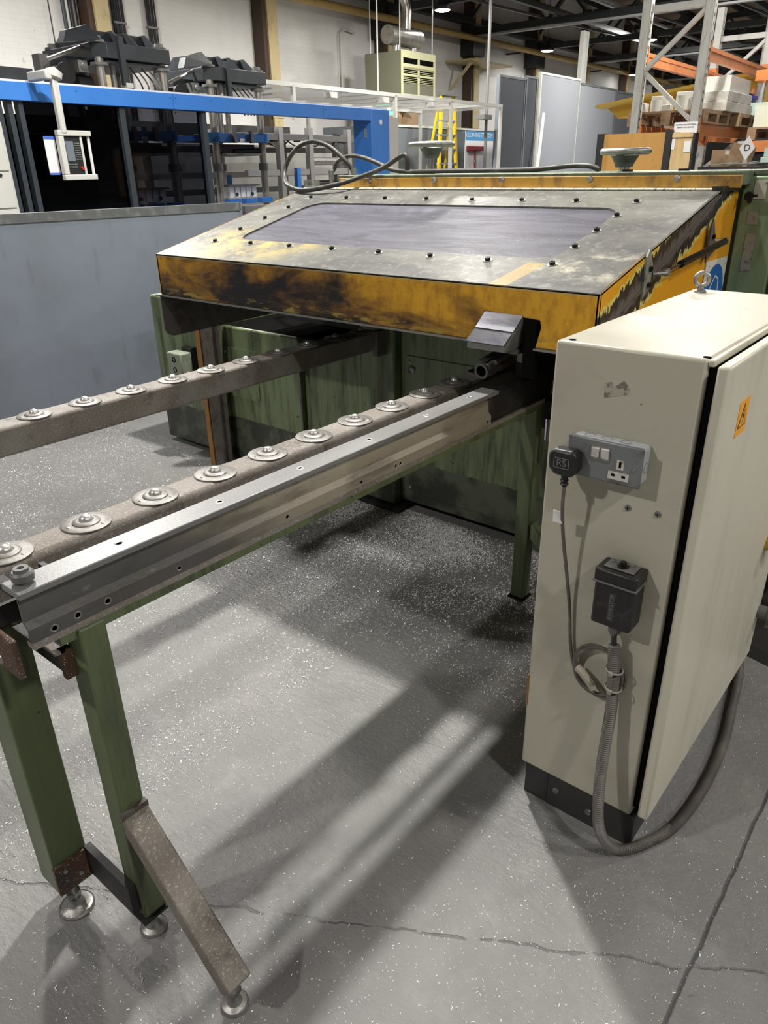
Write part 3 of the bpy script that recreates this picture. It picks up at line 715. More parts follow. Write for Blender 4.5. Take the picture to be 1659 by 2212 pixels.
# white guard canopy on posts
q = thing('guard_canopy', 'white aluminium guard canopy frame with mesh roof behind the blue machine', 'canopy', (-8.3, 10.4, 0))
for x in (-7.5, -9.3):
    BX('edge_rail', 'offwhite', q, x-.025, x+.025, 7.3, 13.65, 2.575, 2.625)
    for y in (8.04, 10.3, 11.9, 13.62): BX('post', 'offwhite', q, x-.025, x+.025, y-.025, y+.025, 0 if y > 8.2 else 2.2, 2.6)
for i in range(11): BX('cross_rail', 'profile', q, -9.3, -7.5, 7.3+i*.59, 7.34+i*.59, 2.585, 2.62)
BX('mesh_panel', 'meshwhite', q, -9.3, -7.5, 7.3, 13.65, 2.565, 2.57)
for i, y in enumerate((8.7, 9.9, 11.2)): BX('bracket', 'offwhite', q, -7.55, -7.40, y, y+.12, 2.48, 2.55)

# rear partition with cleaning station board
q = thing('rear_partition', 'grey partition screen behind the yellow stepladder', 'partition', (-9.95, 15.8, 0))
BX('screen_board', 'wallgrey', q, -10.0, -9.9, 13.7, 18.0, 0, 2.36); BX('top_rail', 'offwhite', q, -10.0, -9.88, 13.7, 18.0, 2.36, 2.4)
q = thing('cleaning_board', 'white cleaning station shadow board with blue header', 'board', (-9.8, 16.8, 1.0))
BX('backing', 'paper', q, -9.88, -9.86, 16.3, 17.6, .9, 2.34); hd = BX('header', 'signblue', q, -9.86, -9.855, 16.3, 17.6, 2.15, 2.34)
M['hdr'] = mat('sky_blue_header', (.06, .28, .55), .5); hd.data.materials.clear(); hd.data.materials.append(M['hdr'])
text('CLEANING STATION', .13, (-9.852, 16.93, 2.26), (0, 1, 0), (0, 0, 1), 'paper', q)
q = thing('squeegee', 'dark red headed broom hung on the white board', 'broom', (-9.83, 16.6, 1.6))
BX('head', 'red', q, -9.85, -9.79, 16.33, 17.05, 1.93, 2.03, .01); MB().cyl((-9.82, 16.68, 1.1), (-9.82, 16.68, 1.93), .02, n=10).build('handle', 'red', q); MB().cyl((-9.82, 16.68, 1.68), (-9.82, 16.68, 1.74), .035, n=10).build('collar', 'zinc', q)
q = thing('hand_brush', 'small dark blue brush hung at the right of the white board', 'brush', (-9.83, 17.3, 1.4))
BX('head', 'wireblue', q, -9.85, -9.8, 17.12, 17.2, 1.35, 1.6, .01); BX('handle', 'wireblue', q, -9.84, -9.81, 17.14, 17.18, 1.6, 1.75)

# storage unit with cartons behind the canopy
q = thing('storage_cupboard', 'grey storage unit behind the partition carrying cartons', 'cupboard', (-10.8, 14.4, 0))
BX('body', 'wallgrey', q, -11.6, -10.2, 13.3, 15.8, 0, 2.4)
for k, (y0, y1, z1, lab) in enumerate(((13.75, 14.4, 2.78, 'tall brown carton left on the storage unit'), (14.45, 15.0, 2.66, 'open brown carton right on the storage unit'))):
    q = thing('cardboard_carton', lab, 'carton', (-10.6, (y0+y1)/2, 2.4), 'cartons behind the canopy')
    BX('box_body', 'card', q, -11.1, -10.3, y0, y1, 2.401, z1, .004); MB().obox((-10.3, y0, z1), (-10.12, y0-.05, z1+.08), .01, .3, (0, 1, 0)).build('flap', 'card', q)
q = thing('exit_sign', 'small lit green sign beside the blue end post', 'sign', (-9.85, 13.2, 2.6))
BX('face', 'exit', q, -9.9, -9.86, 12.95, 13.6, 2.56, 2.74); BX('hanger', 'offwhite', q, -9.89, -9.87, 13.0, 13.02, 2.74, 6.3)
MB().prism([(-9.855, 13.1, 2.65), (-9.855, 13.2, 2.6), (-9.855, 13.2, 2.7)], (.003, 0, 0)).build('arrow', 'white', q)

# yellow stepladder
q = thing('stepladder', 'yellow fibreglass stepladder standing open before the grey partition', 'ladder', (-9.4, 14.6, 0))
for (ya, yb, xx, xt) in ((14.0, 14.55, -9.15, -9.4), (14.95, 15.0, -9.15, -9.4)):
    MB().obox((xx, ya, 0), (xt, yb, 2.95), .05, .075, (0, 1, 0)).build('stile', 'ladder', q)
    MB().obox((xx-.6, ya+.05, 0), (xt-.05, yb, 2.9), .04, .04, (0, 1, 0)).build('rear_stile', 'ladder', q)
for i in range(10):
    z = .3+i*.27; k = z/2.95
    BX('tread', 'profile', q, -9.22-.25*k, -9.12-.25*k, 14.0+.5*k, 14.95+.05*k, z, z+.03)
BX('top_cap', 'cast', q, -9.5, -9.3, 14.5, 15.06, 2.93, 3.0)

# tall grey boards standing in the aisle
def board(y0, y1, z, mm, lab, x=-8.0, edge='offwhite', lean=0):
    q = thing('tall_board', lab, 'board', (x, (y0+y1)/2, 0), 'tall grey boards standing in the aisle')
    BX('sheet', mm, q, x-.05, x, y0+.04, y1-.04, 0, z-.04)
    BX('edge_frame', edge, q, x-.06, x+.01, y0, y0+.045, 0, z); BX('edge_frame', edge, q, x-.06, x+.01, y1-.02, y1, 0, z); BX('edge_frame', edge, q, x-.06, x+.01, y0+.045, y1-.02, z-.04, z)
board(14.42, 15.52, 3.2, 'panel_d', 'dark slate board nearest the cleaning board', edge='wallgrey')
board(15.56, 16.05, 3.26, 'panel_d', 'narrow slate board between the dark and the light one', edge='wallgrey')
board(16.1, 18.12, 3.36, 'panel_l', 'light grey board with a white left edge', x=-7.95)
board(18.16, 20.5, 3.3, 'panel_l', 'patchy light grey board right of the white edged one', edge='wallgrey')
board(20.55, 23.6, 3.27, 'wallgrey', 'mid grey board farthest right, half behind the rack upright', edge='wallgrey')
q = thing('leaning_batten', 'thin white batten leaning on the light grey board', 'batten', (-7.8, 16, 0)); MB().obox((-7.75, 15.6, 0), (-7.85, 16.15, 2.6), .05, .05).build('batten', 'white', q)
q = thing('service_post', 'pale post rising behind the light grey boards', 'post', (-8.3, 18.9, 0)); BX('channel', 'offwhite', q, -8.35, -8.25, 18.8, 18.98, 0, 4.4); BX('second_channel', 'offwhite', q, -8.35, -8.25, 19.02, 19.1, 0, 4.4)
q = thing('aisle_post', 'thin grey steel post with a square foot plate bracket beside the slate board', 'post', (-8.1, 14.1, 0)); MB().cyl((-8.1, 14.15, 0), (-8.1, 14.15, 5), .03, n=10).build('tube', 'cast', q); BX('bracket', 'cast', q, -8.2, -8.0, 13.9, 14.2, 2.42, 2.5)

# pallet racking
q = thing('pallet_rack', 'pallet racking with pale uprights and orange beams', 'rack', (-2.95, 10.3, 0))
def upright(x, y, h):
    t = MB().box(x-.045, x-.04, y-.05, y+.05, 0, h).box(x-.045, x+.045, y-.05, y-.045, 0, h).box(x+.04, x+.045, y-.05, y+.05, 0, h)
    o = t.build('upright', 'rack_up', q)
    t = MB()
    for i in range(int((h-1.5)/.075)): t.box(x+.0451, x+.046, y-.012, y+.012, 1.5+i*.075, 1.525+i*.075)
    t.build('slots', 'blk', o)
for y, h in ((9.0, 4.6), (11.7, 3.4), (14.4, 4.6)):
    for x in (-3.26, -2.62): upright(x, y, h)
    BX('frame_brace', 'rack_up', q, -3.26, -2.62, y-.02, y+.02, 3.02, 3.08)
    for z0, z1 in ((2.98, 2.45), ):
        MB().obox((-2.66, y, 3.0), (-3.22, y, 2.50), .04, .055, (0, 1, 0)).build('frame_brace', 'rack_up', q)
        MB().obox((-3.22, y, 2.48), (-2.66, y, 2.0), .04, .055, (0, 1, 0)).build('frame_brace', 'rack_up', q)
        MB().obox((-2.66, y, 1.98), (-3.22, y, 1.5), .04, .055, (0, 1, 0)).build('frame_brace', 'rack_up', q)
for y0, y1 in ((9.0, 11.7), (11.7, 14.4)):
    for x in (-3.26, -2.62):
        for z in (2.56, 1.86, 1.25):
            bm_ = MB().box(x-.03, x+.03, y0+.05, y1-.05, z, z+.115)
            bo = bm_.build('beam', 'rack_or', q)
            BX('connector', 'rack_or', bo, x-.04, x+.05, y0+.02, y0+.055, z-.05, z+.16); BX('connector', 'rack_or', bo, x-.04, x+.05, y1-.055, y1-.02, z-.05, z+.16)
            BX('lip', 'rack_or', bo, x-.035, x+.035, y0+.05, y1-.05, z+.075, z+.085)
def pallet(x0, x1, y0, y1, z, lab):
    p = thing('timber_pallet', lab, 'pallet', ((x0+x1)/2, (y0+y1)/2, z), 'pallets on the racking')
    n = 6
    for i in range(n):
        a = y0+(y1-y0)*i/n; BX('plank', 'timber', p, x0, x1, a+.012, a+(y1-y0)/n-.012, z+.118, z+.138)
    for i in range(3):
        a = x0+(x1-x0-.1)*i/2
        BX('plank', 'timber', p, a, a+.1, y0, y1, z+.0, z+.018); BX('plank', 'timber', p, a, a+.1, y0, y1, z+.1, z+.118)
        for j in range(3):
            b = y0+(y1-y0-.1)*j/2; BX('block', 'timber', p, a, a+.1, b, b+.1, z+.018, z+.1)
    return p
ZP = 1.976
pallet(-3.4, -2.55, 9.12, 10.1, ZP, 'pallet on the orange beams carrying plaster moulds, nearest')
pallet(-3.35, -2.5, 10.35, 11.5, ZP, 'second pallet on the orange beams, behind the mould pallet')
def mould(x, y, z, r, h, lab, sq=False):
    if sq: o = MB().box(x-r, x+r, y-r, y+r, z, z+h).build('plaster_block', 'plaster', origin=(x, y, z)); 
    else: o = MB().lathe((x, y, z), (0, 0, 1), [(r, 0), (r, h), (r*.7, h), (r*.6, h*.7), (0, h*.7)], 20).build('plaster_mould', 'plaster', origin=(x, y, z))
    if sq: o.modifiers.new('b', 'BEVEL').width = .004
    tag(o, lab, 'mould', 'plaster moulds on the near pallet')
zt = ZP+.139
mould(-3.28, 9.22, zt, .055, .085, 'small square plaster block at the left front pallet corner', True)
mould(-3.12, 9.2, zt, .06, .11, 'round plaster mould next to the small square block')
mould(-3.0, 9.22, zt, .045, .06, 'low square plaster block right of the round mould', True)
mould(-2.86, 9.2, zt, .045, .14, 'tall narrow round plaster mould behind the brace')
mould(-2.72, 9.22, zt, .05, .12, 'square plaster block beside the right upright', True)
mould(-3.18, 9.55, zt, .09, .17, 'large square plaster block at the back left of the pallet', True)
mould(-2.92, 9.6, zt, .09, .2, 'large plaster block back centre of the pallet', True)
q = thing('foam_slab_stack', 'long grey-white slabs stacked on the second pallet', 'slabs', (-2.75, 10.7, zt))
for i in range(2): BX('slab', 'plaster', q, -2.95, -2.52, 9.75+.02*i, 10.95-.1*i, zt+.102*i, zt+.1+.102*i, .004)
BX('top_tray', 'offwhite', q, -2.9, -2.55, 9.9, 10.8, zt+.205, zt+.36)
q = thing('foam_block', 'pale green foam block on the second pallet', 'block', (-2.3, 11.1, zt)); BX('foam', 'foam', q, -2.62, -2.36, 11.05, 11.25, zt, zt+.14, .004)
q = thing('storage_crate', 'deep blue plastic crate behind the white slabs', 'crate', (-3.1, 10.9, zt))
BX('crate_shell', 'crate_blue', q, -3.32, -2.62, 11.0, 11.5, zt, zt+.22); BX('rim', 'crate_blue', q, -3.34, -2.6, 10.98, 11.52, zt+.2, zt+.235)
q = thing('yellow_chute', 'large yellow sheet metal chute lying on the rack behind the moulds', 'chute', (-3.3, 12.6, 1.98))
t = MB().prism([(-5.2, 13.0, 2.42), (-5.0, 13.0, 2.26), (-3.3, 13.0, 2.2), (-2.9, 13.0, 2.72)], (.0, .04, 0)); t.build('side_sheet', 'yellow_chute', q)
MB().prism([(-5.25, 12.6, 2.40), (-5.22, 12.55, 2.44), (-2.9, 12.55, 2.74), (-2.9, 12.6, 2.70)], (0, .5, 0)).build('flange', 'yellow_chute', q)
for x in (-2.75, -2.45, -2.2): MB().prism([(x, 12.4, 2.2), (x+.16, 12.4, 2.2), (x+.10, 12.4, 2.62), (x+.04, 12.4, 2.62)], (0, .03, 0)).build('rib', 'yellow_chute', q)
BX('skid', 'timber', q, -3.2, -2.5, 12.55, 13.1, 1.98, 2.2)
pallet(-2.45, -1.5, 10.6, 11.8, 1.83, 'small framed pallet at the right of the racking')
q = thing('right_rack', 'second run of racking at the right edge of the picture', 'rack', (-1.9, 11.2, 0))
BX('beam', 'rack_or', q, -2.45, -1.4, 10.55, 10.6, 1.7, 1.82); BX('beam', 'rack_or', q, -2.45, -1.4, 11.8, 11.85, 1.7, 1.82); BX('beam', 'rack_or', q, -2.45, -1.4, 10.55, 10.6, 2.45, 2.56)
for x in (-2.48, -1.4): BX('upright', 'rack_up', q, x-.04, x+.04, 11.8, 11.9, 0, 3.0); BX('upright', 'rack_up', q, x-.04, x+.04, 10.5, 10.58, 0, 1.82)
q = thing('foam_block', 'cream foam block on the small framed pallet', 'block', (-2.2, 10.9, 1.97)); BX('foam', 'primrose', q, -2.42, -2.1, 10.7, 11.0, 1.97, 2.22)
q.children[0].data.materials[0] = mat('pale_cream_foam', (.66, .68, .55), .6)
q = thing('foam_block', 'bluish white foam block at the right picture edge', 'block', (-1.8, 10.9, 1.97)); BX('foam', 'panel_l', q, -2.02, -1.7, 10.7, 11.0, 1.97, 2.12)
# lower shelf goods
q = thing('storage_shelf', 'dark lower shelf level of the racking with sheet offcuts', 'shelf', (-2.5, 9.8, 0))
BX('shelf_board', 'blk', q, -2.56, -1.6, 9.15, 10.6, 1.50, 1.55)
for x in (-2.5, -1.7): BX('leg', 'cast', q, x-.04, x+.04, 9.4, 9.5, 0, 1.5); BX('leg', 'cast', q, x-.04, x+.04, 10.3, 10.4, 0, 1.5)
BX('back_board', 'blk', q, -2.56, -1.6, 10.62, 10.66, 1.1, 1.85)
q = thing('open_carton', 'open brown carton with a taped flap on the dark shelf', 'carton', (-2.3, 9.5, 1.55))
BX('box_body', 'card', q, -2.50, -2.22, 9.4, 9.7, 1.551, 1.72); MB().obox((-2.22, 9.4, 1.55), (-2.17, 9.4, 1.76), .25, .01, (0, 1, 0)).build('flap', 'card', q); BX('tape', 'plate_cream', q, -2.36, -2.21, 9.395, 9.399, 1.67, 1.71)
for i in range(9):
    x = -2.42+.065*i; o = MB().obox((x-.1, 9.2+.05*(i % 3), 1.562+.006*(i % 4)), (x+.12, 9.3-.04*(i % 2), 1.575+.012*(i % 3)), .05, .008).build('sheet_offcut', 'profile' if i % 2 else 'plate_grey', origin=(x, 9.25, 1.55))
    tag(o, 'pale sheet offcut lying in the loose pile on the dark shelf', 'offcut', 'sheet offcuts on the dark shelf')
def diamond(x, y, z, r, ch, lab):
    q = thing('diamond_sign', lab, 'sign', (x, y, z-r))
    MB().prism([(x, y, z-r), (x+r*.66, y, z), (x, y, z+r), (x-r*.66, y, z)], (0, .006, 0)).build('card', 'paper', q)
    BX('stem', 'meshwhite', q, x-.02, x+.02, y+.007, y+.02, 1.55, z-r*.4)
    text(ch, r*.75, (x, y-.002, z), (1, 0, 0), (0, 0, 1), 'ink', q)
diamond(-2.10, 9.2, 1.725, .118, 'D', 'white diamond card lettered D above the machine at right'); diamond(-2.66, 9.2, 1.665, .13, 'C', 'white diamond card half hidden beside the pale plywood')
for i, (y, z, lab) in enumerate(((9.3, 1.551, 'lowest pale green foam block at the right edge'), (9.32, 1.64, 'topmost pale green foam block at the right edge'))):
    q = thing('foam_block', lab, 'block', (-1.9, y, z)); BX('foam', 'foam', q, -1.97+.02*i, -1.72, y, y+.2, z, z+.085, .003)
# plywood crate panels
q = thing('plywood_crate', 'brown knotty plywood crate panel with black edge strips behind the handwheel', 'crate', (-2.5, 7.1, 0))
BX('board', 'ply', q, -2.80, -2.24, 7.0, 7.1, .3, 1.835); BX('foot', 'timber', q, -2.85, -2.2, 6.95, 7.3, 0, .3)
BX('edge_strip', 'blk', q, -2.86, -2.80, 6.985, 7.12, .3, 1.84); BX('edge_strip', 'blk', q, -2.26, -2.205, 6.985, 7.12, .3, 1.85)
q = thing('plywood_board', 'pale plywood board with paper labels right of the brown crate panel', 'board', (-2.1, 7.05, 0))
BX('sheet', 'ply_l', q, -2.2, -2.03, 7.0, 7.08, 0, 1.815); BX('top_batten', 'ply_l', q, -2.2, -2.03, 6.985, 7.0, 1.79, 1.825)
BX('label', 'paper', q, -2.20, -2.175, 6.992, 6.999, 1.70, 1.78); BX('label', 'paper', q, -2.095, -2.04, 6.992, 6.999, 1.68, 1.76); BX('side_strip', 'blk', q, -2.03, -2.01, 6.98, 7.08, 0, 1.82)
q = thing('notice_sheet', 'white printed notice with a small yellow box above the pale plywood', 'notice', (-2.1, 7.05, 1.83))
BX('sheet', 'paper', q, -2.21, -2.02, 7.03, 7.034, 1.79, 1.905); BX('yellow_box', 'yellow', q, -2.19, -2.15, 7.028, 7.03, 1.815, 1.83)
text('CAUTION DO NOT MOVE', .014, (-2.115, 7.028, 1.885), (1, 0, 0), (0, 0, 1), 'ink', q); text('REPORT ANY DAMAGE', .013, (-2.115, 7.028, 1.865), (1, 0, 0), (0, 0, 1), 'ink', q)

# ================================================================== NEAR PARTITIONS
FR = FR_W
def gpanel(a, b, z, lab):
    a = Vector((*a, 0)); b = Vector((*b, 0)); d = (b-a).normalized()
    q = thing('partition_screen', lab, 'partition', ((a+b)/2), 'grey partition screens behind the machine')
    MB().obox(a+Vector((0, 0, z/2-.02)), b+Vector((0, 0, z/2-.02)), .04, z-.04).build('board', 'partition', q)
    MB().obox(a+Vector((0, 0, z-.028)), b+Vector((0, 0, z-.028)), .05, .055).build('top_trim', 'partition_top', q)
    MB().obox(b-d*.012+Vector((0, 0, z/2)), b+d*.012+Vector((0, 0, z/2)), .05, z).build('end_post', 'wallgrey', q)
gpanel((-5.14, -.4), (-4.581, 3.865), 1.388, 'large blue-grey partition screen with a grimy top edge')
gpanel((-4.60, 3.92), (-4.45, 5.6), 1.36, 'second blue-grey partition screen, mostly behind the hood')
q = thing('screen_post', 'dark steel foot post at the left edge under the blue-grey screen', 'post', (-4.6, 1.85, 0)); BX('post', 'darkframe', q, -4.80, -4.72, 1.80, 1.87, 0, .22)

# ================================================================== SAW MACHINE
q = SAW = thing('cutting_machine', 'green and yellow metal cutting machine with a sloping windowed hood', 'machine', (-2, 2.9, 0))
# base: left tray cabinet, centre column, right cabinet
BX('base_cabinet', 'green', q, -4.02, -3.40, 2.62, 4.2, .03, .93, .012)
BX('base_cabinet', 'green', q, -3.40, -2.79, 2.66, 4.2, .0, .808, .012)
BX('base_cabinet', 'green', q, -2.785, -2.37, 2.69, 4.2, .03, .80, .01)
BX('base_column', 'green', q, -2.35, -2.145, 2.66, 4.2, .03, 1.0, .008)
BX('base_foot', 'black', q, -2.45, -2.10, 2.63, 2.9, 0, .03)
BX('base_cabinet', 'green', q, -2.14, -.80, 2.71, 4.2, .045, 1.0, .008)
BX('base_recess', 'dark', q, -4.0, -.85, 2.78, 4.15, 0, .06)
BX('upper_body', 'green_top', q, -2.9, -.9, 2.98, 3.55, .8, 1.50)
BX('tray_shade_sheet', 'dark', q, -3.39, -2.375, 2.675, 3.1, .8085, .8095)  # flat black sheet on the box top, shade under the hood painted in
BX('seam_weld', 'greybar', q, -2.79, -2.78, 2.655, 2.67, .3, .80)
def access_plate(x0, x1, z0, z1, y, mm='green'):
    a = MB()
    r = .02; pts = []
    for cx_, cz_, a0 in ((x1-r, z1-r, 0), (x0+r, z1-r, 90), (x0+r, z0+r, 180), (x1-r, z0+r, 270)):
        for k in range(4): an = math.radians(a0+k*30); pts.append((cx_+r*math.cos(an), y, cz_+r*math.sin(an)))
    a.prism(pts, (0, -.006, 0)); o = a.build('access_plate', mm, q, .0015)
    for (sx_, sz_) in ((x0+.03, z0+.03), (x1-.03, z0+.03), (x0+.03, z1-.03), (x1-.03, z1-.03)):
        MB().lathe((sx_, y-.006, sz_), (0, -1, 0), [(.009, 0), (.009, .004), (.004, .006), (0, .004)], 10).build('screw', 'zinc', o)
    return o
access_plate(-3.44+.03, -3.12, .40, .69, 2.66)
o = access_plate(-2.11, -1.20, .10, .80, 2.71)
MB().lathe((-2.07, 2.703, .735), (0, -1, 0), [(.020, 0), (.020, .006), (.012, .010), (.010, .003), (0, .003)], 16).build('screw', 'zinc', o)
MB().tube([(-3.0, 2.96, .93), (-2.6, 2.9, .92), (-2.2, 2.72, .935), (-1.9, 2.68, .925), (-1.5, 2.7, .90), (-1.2, 2.72, .86)], .007, 8).build('coolant_tube', 'wireblue', q)
# isolator switch on the left end
o = MB().box(-3.74, -3.61, 2.50, 2.58, .50, .64).build('isolator_switch', 'iso', q, .008)
MB().cyl((-3.61, 2.54, .52), (-3.55, 2.54, .50), .014, n=10).cyl((-3.65, 2.54, .50), (-3.67, 2.54, .43), .018, n=10).build('cable_gland', 'zinc', o)
MB().torus((-3.675, 2.499, .60), (0, -1, 0), .014, .003, 16, 6).torus((-3.675, 2.499, .54), (0, -1, 0), .014, .003, 16, 6).build('switch_ring', 'dark', o)
BX('switch_bracket', 'black', q, -3.70, -3.61, 2.58, 2.62, .46, .66)
t = MB()
for i in range(5): t.obox((-3.66+i*.02, 2.6, .90), (-3.655+i*.02, 2.6, .82), .006, .01)
t.build('brush_strip', 'black', q)
# angle-iron prop with orange primed edge
pr = MB().box(-3.430, -3.424, 2.50, 2.60, 0, .93).box(-3.424, -3.352, 2.594, 2.60, 0, .93).build('prop_angle', 'greybar', q)
BX('orange_edge', 'rust_orange', pr, -3.43, -3.392, 2.493, 2.50, 0, .93)
o = BX('prop_face', 'greybar', pr, -3.388, -3.381, 2.50, 2.598, 0, .93)
# ---- hood
XL, XR, YF, YB, ZL, ZF, ZB = -2.965, -.868, 2.0, 2.93, 1.097, 1.272, 1.505
def ztop(y): return ZF+(ZB-ZF)*(y-YF)/(YB-YF)
hood = MB().prism([(XL, YF, ZL), (-1.272, YF, ZL), (-1.244, YF, 1.19), (-1.05, YF, 1.18), (-1.045, YF, 1.16), (-1.06, YF, ZL), (XR, YF, ZL), (XR, YF, ZF), (XL, YF, ZF)], (0, .012, 0)).build('hood_front', 'hood_front', q, .003)
lip = MB().box(XL-.03, -1.272, YF-.012, YF+.03, ZL-.006, ZL).box(-1.06, XR, YF-.012, YF+.03, ZL-.006, ZL).build('hood_lip', 'zinc', q)
# top sheet with window cut-out (frame built as one surface with thickness)
def rrect(x0, x1, y0, y1, r, n=6):
    pts = []
    for cx_, cy_, a0 in ((x1-r, y1-r, 0), (x0+r, y1-r, 90), (x0+r, y0+r, 180), (x1-r, y0+r, 270)):
        for k in range(n+1): an = math.radians(a0+90*k/n); pts.append((cx_+r*math.cos(an), cy_+r*math.sin(an)))
    return pts
WX0, WX1, WY0, WY1 = -2.68, -1.135, 2.225, 2.733
inner = rrect(WX0, WX1, WY0, WY1, .08)
cxm, cym = (XL+XR)/2, (YF+YB)/2
def outer_pt(p):
    # project from window corner regions to the sheet rectangle
    x, y = p; fx = (x-WX0)/(WX1-WX0); fy = (y-WY0)/(WY1-WY0)
    dl, dr, db, dt = fx, 1-fx, fy*.33, (1-fy)*.33
    mn = min(dl, dr, db, dt)
    X = XL+(XR-XL)*fx; Y = YF+(YB-YF)*fy
    if mn == dl: return (XL, Y)
    if mn == dr: return (XR, Y)
    if mn == db: return (X, YF)
    return (X, YB)
t = MB(); n = 28
seq = inner; outs = []
for i, p in enumerate(seq):
    c_ = i // 7; k = i % 7; corner = ((XR, YB), (XL, YB), (XL, YF), (XR, YF))[c_]
    # first half of a corner arc goes to one edge, middle to the corner itself
    if k == 3: outs.append(corner)
    elif c_ == 0: outs.append((XR, WY1-.08+(YB-WY1+.08)*k/3) if k < 3 else (WX1-.08+(XR-WX1+.08)*(6-k)/3, YB))
    elif c_ == 1: outs.append((WX0+.08-(WX0+.08-XL)*k/3, YB) if k < 3 else (XL, WY1-.08+(YB-WY1+.08)*(6-k)/3))
    elif c_ == 2: outs.append((XL, WY0+.08-(WY0+.08-YF)*k/3) if k < 3 else (WX0+.08-(WX0+.08-XL)*(6-k)/3, YF))
    else: outs.append((WX1-.08+(XR-WX1+.08)*k/3, YF) if k < 3 else (XR, WY0+.08-(WY0+.08-YF)*(6-k)/3))
for lay, th in (('t', 0), ('b', -.006)):
    I = t.vs([(x, y, ztop(y)+th) for x, y in seq]); O = t.vs([(x, y, ztop(y)+th) for x, y in outs])
    for i in range(n): t.face([I[i], I[(i+1) % n], O[(i+1) % n], O[i]])
    if lay == 't': It, Ot = I, O
for i in range(n):
    t.face([It[i], It[(i+1) % n], I[(i+1) % n], I[i]]); t.face([Ot[i], Ot[(i+1) % n], O[(i+1) % n], O[i]])
htop = t.build('hood_top', 'hood_top', q)
t = MB(); A = t.vs([(x, y, ztop(y)-.007) for x, y in rrect(WX0-.03, WX1+.03, WY0-.03, WY1+.03, .09)]); B = t.vs([(x, y, ztop(y)-.013) for x, y in rrect(WX0-.03, WX1+.03, WY0-.03, WY1+.03, .09)])
t.face(A); t.face(B[::-1])
for i in range(28): t.face([A[i], A[(i+1) % 28], B[(i+1) % 28], B[i]])
t.build('viewing_window', 'window', q)
# bolts round the window
slope = math.atan((ZB-ZF)/(YB-YF)); nrm = Vector((0, -math.sin(slope), math.cos(slope)))
bx0, bx1, by0, by1 = -2.765, -1.115, 2.18, 2.797
bpts = [(bx0+(bx1-bx0)*i/7, by0) for i in range(8)] + [(bx0+(bx1-bx0)*i/7, by1) for i in range(8)] + [(bx0-.003, by0+(by1-by0)*i/4) for i in (1, 2, 3)] + [(bx1-.003, by0+(by1-by0)*i/4) for i in (1, 2, 3)]
b0 = None
for (x, y) in bpts:
    P = Vector((x, y, ztop(y)))
    if b0 is None:
        P0 = P; b0 = MB().lathe(P, nrm, [(.0095, 0), (.0095, .011), (.0045, .011), (.0045, .006), (0, .006)], 12).build('cap_bolt', 'bolt', q)
        MB().lathe(P, nrm, [(.0165, 0), (.0165, .002), (0, .002)], 18).build('washer', 'washer', b0)
    else: part_copy(b0, q, P-P0)
# hood side, fixed side panel, skirt
sm = lambda y: 1.182+(1.502-1.182)*(y-2.131)/(2.957-2.131)
MB().prism([(XR, YF, ZF), (XR, YB, ZB), (XR, 2.945, sm(2.945)), (XR, YF, sm(YF))], (-.01, 0, 0)).build('hood_side', 'hood_side', q, .002)
MB().prism([(XR-.012, 2.02, 1.0), (XR-.012, 2.02, sm(2.02)+.01), (XR-.012, 2.95, 1.512), (XR-.012, 3.2, 1.518), (XR-.012, 3.2, .85), (XR-.012, 2.4, .85)], (-.008, 0, 0)).build('fixed_side_panel', 'hood_side', q)
MB().obox((XR-.004, 2.05, sm(2.05)-.003), (XR-.004, 2.95, sm(2.95)-.003), .012, .008, (0, -.3, 1)).build('hood_seam_edge', 'greybar', q)
BX('side_top_flange', 'black', q, XR-.03, XR+.005, 2.93, 3.2, 1.503, 1.521)
MB().prism([(XL, YF, ZF), (XL, YB, ZB), (XL, YB, 1.05), (XL, YF, ZL)], (.01, 0, 0)).build('hood_side', 'yellow', q)
sk = [(XL, 1.99, 1.095), (XL, 1.99, .94)]
for k in range(5): an = math.radians(180+k*22.5); sk.append((XL, 2.04+.05*math.cos(an), .945+.04*math.sin(an)))
sk += [(XL, 2.62, .915), (XL, 2.98, .93), (XL, 2.98, 1.10)]
MB().prism(sk, (.006, 0, 0)).build('skirt_plate', 'greybar', q)
BX('hood_shade_sheet', 'dark', q, XL+.012, XR-.03, 2.55, 2.56, 1.12, 1.38)  # black sheet added under the hood, its colour stands in for shade
# hinge, rear strips and top beam
MB().box(XL+.0, XR-.0, 2.925, 2.955, 1.490, 1.5).build('hinge_gap', 'dark', q)
hg = MB().box(XL, XR-.01, 2.955, 3.0, 1.508, 1.513).build('hinge_leaf', 'plate_cream', q)
kn = MB()
nk = 44; L = (XR-XL)/nk
for i in range(nk): kn.cyl((XL+i*L+.001, 2.952, 1.509), (XL+(i+1)*L-.001, 2.952, 1.509), .006, n=8)
o = kn.build('hinge_knuckles', 'plate_cream', hg); o['kind'] = 'stuff'
BX('rear_strip', 'yellow_dirty', q, -2.76, -.823, 3.0, 3.012, 1.514, 1.556, .002)
BX('hinge_block', 'plate_grey', q, XL-.01, XL+.05, 2.96, 3.02, 1.515, 1.55)
for x in (-2.165, -1.803, -1.397, -1.05, -2.552): 
    o = MB().lathe((x, 3.0, 1.545), (0, -1, 0), [(.013, 0), (.013, .004), (.010, .012), (0, .014)], 12).build('dome_nut', 'zinc', q)
BX('top_beam', 'green_top', q, -2.78, -.84, 3.013, 3.55, 1.52, 1.570, .004)
BX('top_beam', 'green_top', q, -.84, -.70, 3.205, 3.72, 1.551, 1.573, .004)
for x in (-1.33, -1.10): MB().cyl((x, 3.2, 1.57), (x, 3.2, 1.578), .022, n=10).build('bolt_head', 'bolt', q)
